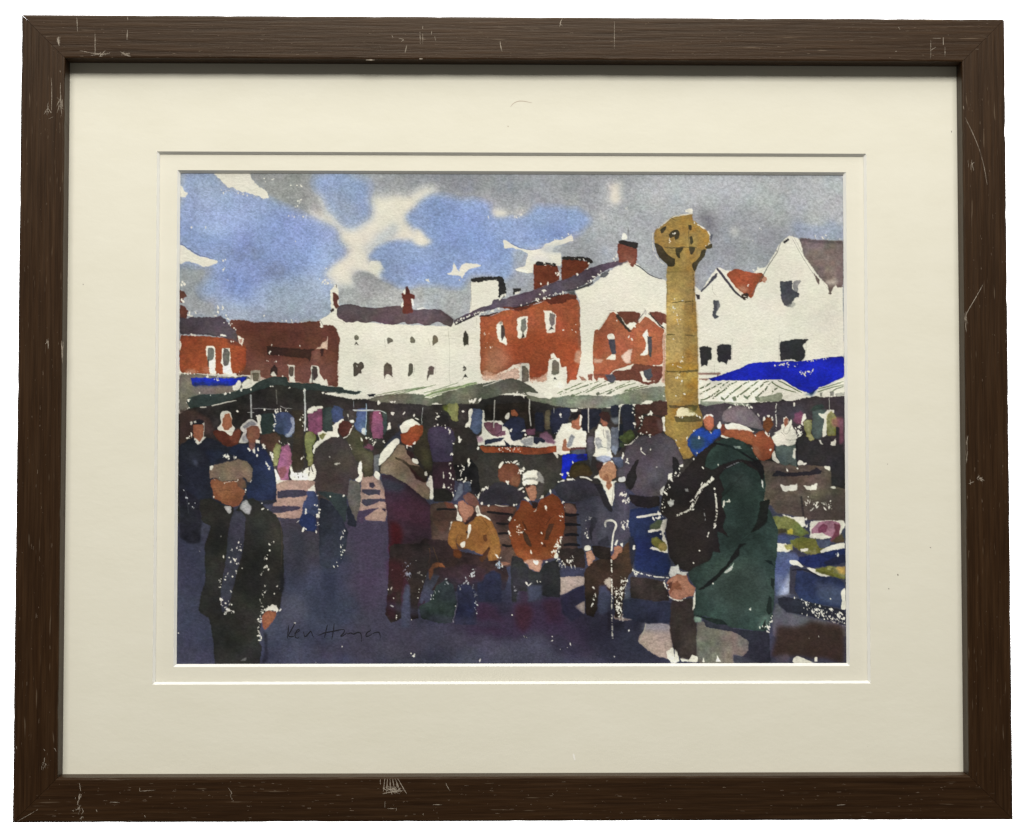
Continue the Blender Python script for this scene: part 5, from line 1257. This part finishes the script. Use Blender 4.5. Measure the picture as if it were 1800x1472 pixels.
# ------------------------------------------------------------------ helpers
C = bpy.context.scene.collection
def link(name, me, mat, parent=None, loc=(0, 0, 0), rz=0):
    o = bpy.data.objects.new(name, me); C.objects.link(o)
    if me and mat: me.materials.append(mat)
    o.location = loc; o.rotation_euler = (0, 0, rz)
    if parent: o.parent = parent
    return o
def mesh(name, v, f, smooth=False):
    me = bpy.data.meshes.new(name); me.from_pydata([tuple(a) for a in v], [], f); me.update()
    if smooth: me.polygons.foreach_set('use_smooth', [True]*len(me.polygons))
    return me
def material(name, rough=.6, spec=.5):
    m = bpy.data.materials.new(name); m.use_nodes = True
    nt = m.node_tree; b = nt.nodes['Principled BSDF']
    b.inputs['Roughness'].default_value = rough
    b.inputs['Specular IOR Level'].default_value = spec
    return m, nt, b
def srgb(r, g, b, a=1):
    f = lambda c: (c/255/12.92) if c/255 <= .04045 else ((c/255+.055)/1.055)**2.4
    return (f(r), f(g), f(b), a)
def noise(nt, scale, detail=3, vec=None, sc=(1, 1, 1), rough=.55):
    n = nt.nodes.new('ShaderNodeTexNoise'); n.inputs['Scale'].default_value = scale
    n.inputs['Detail'].default_value = detail; n.inputs['Roughness'].default_value = rough
    if vec is not None:
        mp = nt.nodes.new('ShaderNodeMapping'); mp.inputs['Scale'].default_value = sc
        nt.links.new(vec, mp.inputs['Vector']); nt.links.new(mp.outputs[0], n.inputs['Vector'])
    return n
def ramp(nt, src, stops):
    r = nt.nodes.new('ShaderNodeValToRGB'); e = r.color_ramp.elements
    while len(e) < len(stops): e.new(.5)
    for k, (pz, c) in zip(e, stops): k.position = pz; k.color = c
    nt.links.new(src, r.inputs['Fac']); return r
def mixc(nt, fac, a, b, mode='MIX'):
    m = nt.nodes.new('ShaderNodeMix'); m.data_type = 'RGBA'; m.blend_type = mode
    for sock, val in ((m.inputs[0], fac), (m.inputs[6], a), (m.inputs[7], b)):
        if hasattr(val, 'is_linked') or hasattr(val, 'links'): nt.links.new(val, sock)
        else: sock.default_value = val
    return m.outputs[2]
def bump(nt, b, src, dist, strength=1):
    n = nt.nodes.new('ShaderNodeBump'); n.inputs['Distance'].default_value = dist; n.inputs['Strength'].default_value = strength
    nt.links.new(src, n.inputs['Height']); nt.links.new(n.outputs[0], b.inputs['Normal'])

# ------------------------------------------------------------------ materials
def wood():
    m, nt, b = material('dark_stained_wood', .43, WOOD_SPEC)
    b.inputs['Specular Tint'].default_value = (1, .86, .70, 1)
    tc = nt.nodes.new('ShaderNodeTexCoord').outputs['Object']
    g1 = noise(nt, 60, 5, tc, (.35, 9, 9), .7)          # long grain
    g2 = noise(nt, 260, 3, tc, (.12, 5, 5), .6)         # fine pores
    g3 = noise(nt, 9, 3, tc, (1, 2.5, 2))               # slow tone
    base = ramp(nt, g1.outputs[0], [(.25, WD0), (.5, WD1), (.75, WD2)])
    c1 = mixc(nt, .55, base.outputs[0], ramp(nt, g2.outputs[0], [(.35, (.62, .6, .58, 1)), (.62, (1.15, 1.15, 1.15, 1))]).outputs[0], 'MULTIPLY')
    c2 = mixc(nt, .5, c1, ramp(nt, g3.outputs[0], [(.3, (.75, .74, .72, 1)), (.7, (1.2, 1.2, 1.2, 1))]).outputs[0], 'MULTIPLY')
    fl = noise(nt, 120, 2, tc, (.42, 6.5, 6.5), .5)     # worn flecks along the grain
    dn = noise(nt, 14, 2, tc, (1, 1.6, 1))
    am = nt.nodes.new('ShaderNodeMath'); am.operation = 'MULTIPLY_ADD'; am.inputs[1].default_value = .22; am.inputs[2].default_value = 0
    nt.links.new(dn.outputs[0], am.inputs[0])
    ad = nt.nodes.new('ShaderNodeMath'); nt.links.new(fl.outputs[0], ad.inputs[0]); nt.links.new(am.outputs[0], ad.inputs[1])
    msk = ramp(nt, ad.outputs[0], [(.80, (0, 0, 0, 1)), (.86, (1, 1, 1, 1))])
    sc_ = nt.nodes.new('ShaderNodeMath'); sc_.operation = 'MULTIPLY'; sc_.inputs[1].default_value = .25
    nt.links.new(msk.outputs[0], sc_.inputs[0])
    c3 = mixc(nt, sc_.outputs[0], c2, srgb(150, 132, 110))
    nt.links.new(c3, b.inputs['Base Color'])
    rr = ramp(nt, g1.outputs[0], [(.2, (.36,)*3+(1,)), (.8, (.52,)*3+(1,))]); nt.links.new(rr.outputs[0], b.inputs['Roughness'])
    bump(nt, b, g1.outputs[0], .00025, .8)
    return m
def board(name, col, tint=1.0):
    m, nt, b = material(name, .75, .25)
    tc = nt.nodes.new('ShaderNodeTexCoord').outputs['Object']
    n1 = noise(nt, 9, 4, tc, (1, 1.4, 1)); n2 = noise(nt, 420, 4, tc, (.6, 1, 1)); n3 = noise(nt, 60, 4, tc, (.5, 1.2, 1), .6)
    c = mixc(nt, 1.0, col, ramp(nt, n1.outputs[0], [(.3, (.975, .975, .965, 1)), (.7, (1, 1, 1, 1))]).outputs[0], 'MULTIPLY')
    c = mixc(nt, 1.0, c, ramp(nt, n3.outputs[0], [(.3, (.972, .97, .96, 1)), (.65, (1, 1, 1, 1))]).outputs[0], 'MULTIPLY')
    sp_ = noise(nt, 150, 2, tc)
    c = mixc(nt, 1.0, c, ramp(nt, sp_.outputs[0], [(.19, (.55, .5, .42, 1)), (.215, (1, 1, 1, 1))]).outputs[0], 'MULTIPLY')
    nt.links.new(c, b.inputs['Base Color'])
    ah = nt.nodes.new('ShaderNodeMath'); nt.links.new(n3.outputs[0], ah.inputs[0]); nt.links.new(n2.outputs[0], ah.inputs[1])
    bump(nt, b, ah.outputs[0], .00009, .7)
    return m
def plain(name, col, rough=.7, spec=.3):
    m, nt, b = material(name, rough, spec)
    tc = nt.nodes.new('ShaderNodeTexCoord').outputs['Object']
    n = noise(nt, 70, 3, tc)
    c = mixc(nt, 1.0, col, ramp(nt, n.outputs[0], [(.3, (.93, .93, .93, 1)), (.7, (1, 1, 1, 1))]).outputs[0], 'MULTIPLY')
    nt.links.new(c, b.inputs['Base Color']); return m
WOOD_SPEC = .33
WD0, WD1, WD2 = (.015, .0055, .0014, 1), (.029, .012, .0035, 1), (.045, .021, .0075, 1)
MAT_A = (.812, .776, .648)
M_wood = wood()
M_board = board('cream_mount_board', MAT_A+(1,))
M_board2 = board('cream_inner_mount_board', (.815, .777, .652, 1))
M_bevel = plain('white_cut_edge_of_mount', (.87, .855, .79, 1), .8, .1)
M_scuff = plain('scuffed_bare_wood', srgb(160, 148, 132), .8, .2)
M_back = plain('brown_backing_board', (.28, .19, .11, 1), .8)
M_ink = plain('graphite', (.012, .011, .016, 1), .5)
M_wall = plain('white_studio_paper', (.93, .93, .93, 1), .9, 0)

# ------------------------------------------------------------------ the framed picture
pic = link('framed_picture', None, None)
pic['label'] = 'watercolour of a crowded market square, scuffed dark brown wooden frame, cream mount'
pic['category'] = 'picture'
RW = OUT_X-IN_X
M_dark = plain('mitre_gap_shade', (.004, .003, .002, 1), .9, 0)  # near-black rail ends: shade of the mitre gap put into the colour
M_worn0 = plain('worn_mitre_edge', srgb(120, 100, 76), .8, .1)
def rail(half_out, label, rz, half_off, other_in):
    # profile across the rail (local y: 0 = sight edge, RW = outside), face at FRONT; long axis local x
    BACKZ = -0.016
    W = half_off
    prof = [(0, -.0006), (0, FRONT-.0008), (.0003, FRONT-.0002), (.0010, FRONT), (RW*.25, FRONT+.00004), (RW*.5, FRONT+.00006), (RW*.75, FRONT+.00004), (RW-.0012, FRONT), (RW-.0004, FRONT-.0003), (RW, FRONT-.0011), (RW, BACKZ), (.006, BACKZ), (.006, -.0006)]
    n = 140; v = []; f = []
    r = np.random.RandomState(int(rz*100)+505)
    wob = np.cumsum(r.randn(n+1))*.000006; wob -= np.linspace(wob[0], wob[-1], n+1)
    nick = [(r.rand()*1.9-.95, r.rand()*.0007+.0002, r.rand()*.004+.0012) for _ in range(26)]
    nick2 = [(r.rand()*1.9-.95, r.rand()*.0006+.0002, r.rand()*.004+.001) for _ in range(22)]
    for i in range(n+1):
        s = -1+2*i/n
        for j, (y, z) in enumerate(prof):
            half = half_out-RW+y-(.00009 if z > FRONT-.003 else 0)
            x = s*half
            dy = 0
            if 7 <= j <= 9 and abs(s) < .985:
                dy = -sum(d*math.exp(-((x-c*half_out)/w_)**2) for c, d, w_ in nick)*.25+wob[i]
            if 1 <= j <= 3 and abs(s) < .985:
                dy = sum(d*math.exp(-((x-c*half_out)/w_)**2) for c, d, w_ in nick2)*.3
            v.append((x, y+W+dy, z))
    m = len(prof)
    for i in range(n):
        for j in range(m):
            k = (j+1) % m
            f.append((i*m+j, i*m+k, (i+1)*m+k, (i+1)*m+j))
    f.append(tuple(range(m-1, -1, -1))); f.append(tuple(n*m+j for j in range(m)))
    me = mesh('frame_rail', v, f)
    o = link('frame_rail', me, M_wood, pic, (0, 0, 0), rz)
    o['label'] = label
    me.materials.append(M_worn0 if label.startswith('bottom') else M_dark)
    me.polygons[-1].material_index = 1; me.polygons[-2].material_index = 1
    return o
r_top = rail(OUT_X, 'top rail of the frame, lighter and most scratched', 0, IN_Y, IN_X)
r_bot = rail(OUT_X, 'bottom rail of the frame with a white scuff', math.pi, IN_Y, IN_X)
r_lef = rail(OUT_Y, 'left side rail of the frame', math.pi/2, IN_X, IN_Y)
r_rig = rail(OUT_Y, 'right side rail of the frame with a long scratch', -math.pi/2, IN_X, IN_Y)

# scratches and scuffs: shallow raised slivers of torn, pale finish. photo px on the frame face -> metres
HF = homography([(38, 26), (1767.5, 32.5), (1781, 1441), (20, 1448.5)],
                [(-OUT_X, OUT_Y), (OUT_X, OUT_Y), (OUT_X, -OUT_Y), (-OUT_X, -OUT_Y)])
def hf(x, y):
    q = HF@np.array([x, y, 1.]); return q[:2]/q[2]
def ribbon(V, F, P, wd, z, th=.00004, taper=True, rnd=None):
    P = np.array(P, float); n = len(P); base = len(V)
    for i in range(n):
        a = P[max(0, i-1)]; b = P[min(n-1, i+1)]; d = b-a; d = d/(np.hypot(*d)+1e-9); nn = np.array([-d[1], d[0]])
        k = wd/2*((.25+.75*math.sin(math.pi*(i+.35)/(n-.3))) if taper else 1)
        if rnd is not None: k *= .55+.9*rnd.rand()
        V.append((*(P[i]+nn*k), z)); V.append((*(P[i]), z+th)); V.append((*(P[i]-nn*k), z))
    for i in range(n-1):
        o = base+3*i
        F.append((o, o+1, o+4, o+3)); F.append((o+1, o+2, o+5, o+4))
def scuffs(railobj, strokes, name='scuff', mat=None):
    V = []; F = []; rr = np.random.RandomState(3)
    for st in strokes:
        wd = st[0]*PS; P = [hf(*q) for q in np.array(st[1:], float).reshape(-1, 2)]
        P = chaikin(np.array(P), False, 1)
        # resample finely so the width can tremble
        Q = []
        for a, b in zip(P[:-1], P[1:]):
            k = max(1, int(np.hypot(*(b-a))/.0006))
            for i in range(k): Q.append(a+(b-a)*i/k)
        Q.append(P[-1])
        if len(Q) < 3: Q = [P[0], (P[0]+P[-1])/2, P[-1]]
        ribbon(V, F, Q, wd, FRONT+.00009, rnd=rr)
    o = link(name, mesh(name, V, F), mat or M_scuff, railobj)
    o.matrix_parent_inverse = Matrix.Rotation(-railobj.rotation_euler[2], 4, 'Z')
    return o
def star(cx, cy, r, n, seed, wd=1.0, sq=.6):
    q = np.random.RandomState(seed); out = []
    for _ in range(n):
        a = q.rand()*6.28; c = q.randn(2)*r*.45; k = r*(.25+q.rand()*.5)
        a = 1.57+q.randn()*.75
        out.append((wd*(.35+.6*q.rand()), cx+c[0]-math.cos(a)*k, cy+sq*(c[1]-math.sin(a)*k), cx+c[0]+math.cos(a)*k+q.randn(), cy+sq*(c[1]+math.sin(a)*k)))
    return [('scuff', out)]
def flecks(x0, x1, y0, y1, n, seed, vert=False):
    q = np.random.RandomState(seed); out = []
    for _ in range(n):
        x = x0+q.rand()*(x1-x0); y = y0+q.rand()*(y1-y0); L = 1+q.rand()**3*8; wd = .3+q.rand()*.55
        if vert: out.append((wd, x, y, x+q.randn()*.3, y+L))
        else: out.append((wd, x, y, x+L, y+q.randn()*.3))
    return out
top = [(1.3, 136, 31, 137, 56), (1.2, 225, 31, 226, 37), (1.5, 225, 53, 224, 72), (1.4, 168, 60, 168, 98), (1.2, 141, 90, 150, 92, 165, 95, 190, 97), (1.2, 175, 101, 186, 90), (1, 160, 99, 175, 96),
       (2.6, 104, 66, 103, 72, 105, 82), (1, 212, 92, 224, 97), (1.6, 218, 97, 230, 100),
       (1.2, 702, 68, 712, 70, 706, 74), (1.4, 716, 80, 713, 93), (1, 744, 46, 744, 52), (1, 739, 55, 740, 78), (.9, 744, 58, 744, 78), (1, 760, 55, 759, 62), (.9, 765, 64, 767, 73), (2.4, 738, 104, 744, 104), (2, 644, 106, 660, 106), (.9, 690, 62, 692, 68),
       (1.7, 880, 73, 881, 82, 884, 92), (1.5, 990, 31, 986, 40, 985, 48), (1.1, 1081, 38, 1081, 86), (1, 1637, 70, 1637, 103), (1, 1637, 88, 1646, 83), (1.5, 1659, 65, 1659, 79), (1, 1580, 47, 1583, 52), (1.5, 1575, 90, 1577, 90),
       (.9, 1640, 67, 1655, 67), (.8, 1662, 82, 1662, 100), (1.2, 985, 43, 990, 45)]
top += star(182, 97, 11, 12, 1, .9, .35)+star(223, 97, 8, 9, 2, 1, .45)+star(104, 73, 5, 6, 5, 1, 1.6)
top2 = flecks(60, 1740, 33, 100, 320, 11)+flecks(150, 1650, 100, 103, 20, 12)
bot = [(1.1, 783, 1376, 786, 1384, 791, 1391), (1, 760, 1415, 777, 1415), (1.3, 139, 1378, 141, 1392), (1, 141, 1396, 138, 1408, 135, 1416), (1, 245, 1392, 245, 1386), (1, 245, 1392, 272, 1390), (1.3, 168, 1424, 170, 1428), (1.2, 253, 1434, 255, 1438), (1, 400, 1385, 408, 1396, 403, 1398, 410, 1410), (1.1, 1470, 1415, 1485, 1414), (1, 193, 1411, 210, 1412), (1, 743, 1430, 743, 1434), (.9, 676, 1409, 676, 1420), (.9, 680, 1422, 696, 1422), (.9, 696, 1421, 696, 1426), (1, 60, 1428, 30, 1445), (.8, 66, 1424, 62, 1427), (1.2, 132, 1450, 148, 1450)]
bot += [('scuff', star(690, 1390, 13, 22, 7, 1.2, .42)[0][1]+[(1.3, 676+k*4.5, 1369, 673+k*5.2+k*k*.6, 1393+(k % 2)*3) for k in range(6)]+[(1.6, 672, 1396, 684, 1393, 697, 1392, 709, 1390), (1.2, 668, 1370, 668, 1380), (1.0, 696, 1378, 698, 1386), (1.3, 676, 1384, 690, 1391, 702, 1396)])]
bot += star(138, 1423, 7, 12, 8, 1.1, 1)+star(139, 1400, 4, 8, 9, 1.2, 1.4)+star(140, 1438, 5, 5, 18, 1, 1)
bot2 = flecks(80, 1740, 1372, 1444, 300, 13)
lef = [(1.3, 107, 146, 107, 170, 109, 205), (1.1, 91, 138, 92, 160, 91, 198), (1, 106, 125, 107, 128), (1.6, 85, 600, 85, 612), (1.5, 108, 600, 110, 640), (1, 95, 1316, 98, 1322), (1.2, 78, 1333, 77, 1340), (1, 76, 1318, 79, 1321), (1.1, 28, 1313, 29, 1318)]
lef += star(107, 180, 6, 10, 3, 1, 3)+star(86, 195, 7, 8, 4, .9, 1.6)+star(109, 615, 3, 7, 6, 1.1, 4)+star(84, 608, 4, 5, 61, 1, 3)+star(77, 1345, 5, 8, 62, .8, 2)
lef2 = flecks(34, 108, 120, 1410, 120, 14, True)
rig = [(1.2, 1697, 206, 1705, 222, 1716, 246, 1724, 268), (1.1, 1724, 268, 1730, 290, 1736, 325), (1.5, 1728, 500, 1716, 522, 1702, 545, 1698, 556), (1.2, 1694, 186, 1695, 192), (1, 1709, 285, 1712, 300), (1.2, 1695, 550, 1699, 585), (1.3, 1703, 850, 1712, 846), (1.3, 1718, 838, 1730, 844), (1, 1706, 852, 1705, 842)]
rig += star(1723, 842, 6, 10, 21, 1, .8)+star(1709, 290, 5, 5, 22, .9, 2)+star(1700, 560, 3, 6, 23, .9, 5)+star(1699, 800, 2, 7, 24, .8, 14)
rig2 = flecks(1698, 1768, 120, 1400, 120, 15, True)
M_worn = plain('worn_finish', srgb(112, 96, 80), .7, .2)
for r_, f_ in ((r_top, top2), (r_bot, bot2), (r_lef, lef2), (r_rig, rig2)):
    scuffs(r_, f_, 'worn_grain', M_worn)['kind'] = 'stuff'
for r_, f_ in ((r_top, top), (r_bot, bot), (r_lef, lef), (r_rig, rig)):
    for st in f_:
        if st[0] == 'scuff': scuffs(r_, st[1], 'scuff')
        else: scuffs(r_, [(st[0]*.78,)+tuple(st[1:])], 'scratch')

# mounts: each a board with a window and a 45 degree cut edge
def mount(name, outer, inn, z, th, mat, label, seed):
    l_, r_, t_, b_ = inn; ol, orr, ot, ob = outer
    V = [(ol, ot, z), (orr, ot, z), (orr, ob, z), (ol, ob, z), (l_, t_, z), (r_, t_, z), (r_, b_, z), (l_, b_, z)]
    F = [(0, 4, 5, 1), (1, 5, 6, 2), (2, 6, 7, 3), (3, 7, 4, 0)]
    V += [(ol, ot, z-th), (orr, ot, z-th), (orr, ob, z-th), (ol, ob, z-th)]
    F += [(0, 1, 9, 8), (1, 2, 10, 9), (2, 3, 11, 10), (3, 0, 8, 11)]
    o = link(name, mesh(name, V, F), mat, pic); o['label'] = label
    # bevel, with a tiny overcut at each corner left by the knife
    n = 90; BV = []; BF = []; q = np.random.RandomState(seed)
    cs = [(l_, t_), (r_, t_), (r_, b_), (l_, b_)]; dz = th*.93
    for e in range(4):
        a = np.array(cs[e]); b = np.array(cs[(e+1) % 4]); d = (b-a)/np.hypot(*(b-a)); inw = np.array([d[1], -d[0]])
        base = len(BV)
        for i in range(n+1):
            s = i/n; pa = a+(b-a)*s
            jit = (q.rand()-.5)*.00003 if 0 < i < n else 0
            lo = pa+inw*dz
            if i == 0: lo = lo+d*dz
            elif i == n: lo = lo-d*dz
            else:
                L = np.hypot(*(b-a)); along = min(max(s*L, dz), L-dz); lo = a+d*along+inw*(dz+jit)
            BV.append((pa[0], pa[1], z)); BV.append((lo[0], lo[1], z-dz))
        for i in range(n): k = base+2*i; BF.append((k, k+1, k+3, k+2))
    be = link('bevel', mesh('bevel', BV, BF), M_bevel, o)
    return o
mount('outer_mount', (-IN_X-.004, IN_X+.004, IN_Y+.004, -IN_Y-.004), B1, -.0008, .0014, M_board, 'cream outer mount board', 1)
mount('inner_mount', (-.21, .21, .16, -.16), B2, -.0023, .0015, M_board2, 'narrow cream inner mount strip', 2)

# the watercolour itself
def lin(c): c = c/255.; return np.where(c <= .04045, c/12.92, ((c+.055)/1.055)**2.4)
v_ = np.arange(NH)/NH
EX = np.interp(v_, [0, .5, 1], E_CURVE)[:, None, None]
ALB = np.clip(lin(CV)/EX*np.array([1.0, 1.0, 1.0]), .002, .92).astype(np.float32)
nx, ny = NW, NH
X, Y = np.meshgrid(SL+(np.arange(nx)+.5)*PS, ST-(np.arange(ny)+.5)*PS)
co = np.stack([X, Y, np.full_like(X, -.0039)], -1).reshape(-1, 3)
# the sheet is a little cockled, as painted paper is
co[:, 2] += (vnoise(ny, nx, 260, 31).reshape(-1)-.5)*.00012
idx = np.arange(nx*ny, dtype=np.int32).reshape(ny, nx)
fa = np.stack([idx[:-1, :-1], idx[1:, :-1], idx[1:, 1:], idx[:-1, 1:]], -1).reshape(-1, 4)
me = bpy.data.meshes.new('painting')
me.vertices.add(len(co)); me.vertices.foreach_set('co', co.astype(np.float32).ravel())
me.loops.add(fa.size); me.loops.foreach_set('vertex_index', fa.ravel())
me.polygons.add(len(fa)); me.polygons.foreach_set('loop_start', np.arange(0, fa.size, 4, dtype=np.int32))
me.polygons.foreach_set('loop_total', np.full(len(fa), 4, np.int32))
me.update(calc_edges=True)
at = me.color_attributes.new('pigment', 'FLOAT_COLOR', 'POINT')
at.data.foreach_set('color', np.concatenate([ALB.reshape(-1, 3), np.ones((nx*ny, 1), np.float32)], 1).ravel())
mp_, nt, b = material('watercolour_on_rough_paper', .85, .12)
vc = nt.nodes.new('ShaderNodeVertexColor'); vc.layer_name = 'pigment'
nt.links.new(vc.outputs[0], b.inputs['Base Color'])
tc = nt.nodes.new('ShaderNodeTexCoord').outputs['Object']
tn = noise(nt, 780, 3, tc, (.8, 1, 1)); bump(nt, b, tn.outputs[0], .00022, .85)
paint = link('painting', me, mp_, pic)
paint['label'] = 'watercolour sheet: market crowd, striped awnings, stone cross, red and white houses'

# pencil signature on the sheet
t(490, 1085, 9)
SIG = ["155 125 152 170 143 240 134 330", "248 92 235 130 205 180 165 250 150 290", "150 290 165 300 200 303 240 296", "240 250 290 235 325 210 322 190 300 188 270 225 252 275 258 315 290 328 320 310", "390 222 394 250 405 300 430 300 470 250 500 215 515 230 530 275 550 312",
       "770 115 755 170 735 250 720 320", "872 100 868 170 855 250 838 345", "625 280 670 265 720 240 800 228 860 218 930 202 990 192 1025 190", "1025 190 1040 200 1035 230 1000 270 975 295 990 300 1040 275 1070 245", "1070 245 1085 262 1110 255 1140 240 1165 262 1190 262 1230 240 1270 238 1295 250 1305 290 1308 340 1306 388",
       "1440 180 1450 215 1410 225 1380 260 1375 295 1400 302 1440 285 1480 255", "1480 255 1520 240 1570 232 1590 240 1600 275 1606 325"]
V = []; F = []
for s in SIG:
    q = chaikin(pts(s), False, 2); P = np.c_[SL+q[:, 0]*PS, ST-q[:, 1]*PS]
    ribbon(V, F, P, .00054, -.00376, th=.00003)
sg = link('signature', mesh('signature', V, F), M_ink, paint)
sg['label'] = 'thin dark handwritten signature'

# small marks on the mount: a hair-like crease above, flecks and foxing
HMt = homography([(122, 111), (1682.5, 115), (1693, 1357), (109, 1363)], [(-IN_X, IN_Y), (IN_X, IN_Y), (IN_X, -IN_Y), (-IN_X, -IN_Y)])
def hm(x, y):
    q = HMt@np.array([x, y, 1.]); return q[:2]/q[2]
om = bpy.data.objects['outer_mount']
def marks(lst, mat, name):
    V = []; F = []
    for st in lst:
        P = np.array([hm(*q) for q in np.array(st[1:], float).reshape(-1, 2)])
        ribbon(V, F, chaikin(P, False, 2), st[0]*PS, -.00076, th=.00002)
    return link(name, mesh(name, V, F), mat, om)
marks([(1.2, 897, 187, 903, 180, 912, 176.5, 922, 177, 935, 180)], plain('brown_stain', (.52, .42, .32, 1)), 'crease_mark')
M_speck = plain('dark_speck', (.1, .08, .06, 1))
for mk in [(1.8, 1578, 1009, 1579, 1012), (1.2, 1674, 228, 1674, 231), (1.4, 1562, 1034, 1563, 1036), (1.2, 1635, 962, 1637, 963), (1.0, 145, 500, 145, 502), (.9, 1560, 815, 1561, 816)]: marks([mk], M_speck, 'speck')
marks([(3.2, 1007, 1326, 1008, 1331, 1010, 1338)], plain('pale_spot_board', (.93, .9, .82, 1)), 'pale_spot')  # small spot low on the mount, paler than the board

# backing board closing the frame
def boxmesh(name, x0, x1, y0, y1, z0, z1):
    v = [(x, y, z) for z in (z0, z1) for y in (y0, y1) for x in (x0, x1)]
    return mesh(name, v, [(0, 2, 3, 1), (4, 5, 7, 6), (0, 1, 5, 4), (2, 6, 7, 3), (0, 4, 6, 2), (1, 3, 7, 5)])
link('backing_board', boxmesh('backing_board', -IN_X-.0045, IN_X+.0045, -IN_Y-.0045, IN_Y+.0045, -.0085, -.0045), M_back, pic)

# ------------------------------------------------------------------ white studio background, well behind
bd = link('background', mesh('background', [(-3, -2.4, -1.3), (3, -2.4, -1.3), (3, 2.4, -1.3), (-3, 2.4, -1.3)], [(0, 1, 2, 3)]), M_wall)
bd['kind'] = 'structure'

# ------------------------------------------------------------------ light
def area(name, loc, target, sx, sy, power, col=(1, 1, 1)):
    L = bpy.data.lights.new(name, 'AREA'); L.shape = 'RECTANGLE'; L.size = sx; L.size_y = sy; L.energy = power; L.color = col
    o = bpy.data.objects.new(name, L); C.objects.link(o); o.location = loc
    o.rotation_euler = (Vector(target)-Vector(loc)).to_track_quat('-Z', 'Y').to_euler(); return o
area('window_light', KEY_POS, (0, 0.02, 0), KEY_W, KEY_H, KEY_P, (1, .99, .955))
area('ceiling_light', (0, 2.15, 1.25), (0, 0.02, 0), 1.6, 1.3, CEIL_P, (1, .98, .94))
for sx in (-1, 1):
    area('added_background_lamp', (sx*1.5, 0, -.45), (sx*.5, 0, -1.3), 1.6, .4, 110)  # pair added only to burn the sheet behind out to white
w_ = bpy.data.worlds.new('World'); bpy.context.scene.world = w_; w_.use_nodes = True
w_.node_tree.nodes['Background'].inputs[0].default_value = (1, .96, .88, 1)
w_.node_tree.nodes['Background'].inputs[1].default_value = AMB

# ------------------------------------------------------------------ camera
cam = bpy.data.cameras.new('camera'); co_ = bpy.data.objects.new('camera', cam); C.objects.link(co_)
cam.sensor_width = 36; cam.lens = 52; cam.clip_start = .05; cam.clip_end = 50
rx, ry, rz = 3.33403705e-02, -1.41220965e-02, 7.91588988e-04
R = Matrix.Rotation(rx, 3, 'X')@Matrix.Rotation(ry, 3, 'Y')@Matrix.Rotation(rz, 3, 'Z')
co_.rotation_euler = R.to_euler(); co_.location = (-.0129299, -.0280347, .7999632)
sc = bpy.context.scene; sc.camera = co_
sc.render.engine = 'CYCLES'
sc.view_settings.view_transform = 'Standard'; sc.view_settings.look = 'None'; sc.view_settings.exposure = 0; sc.view_settings.gamma = 1
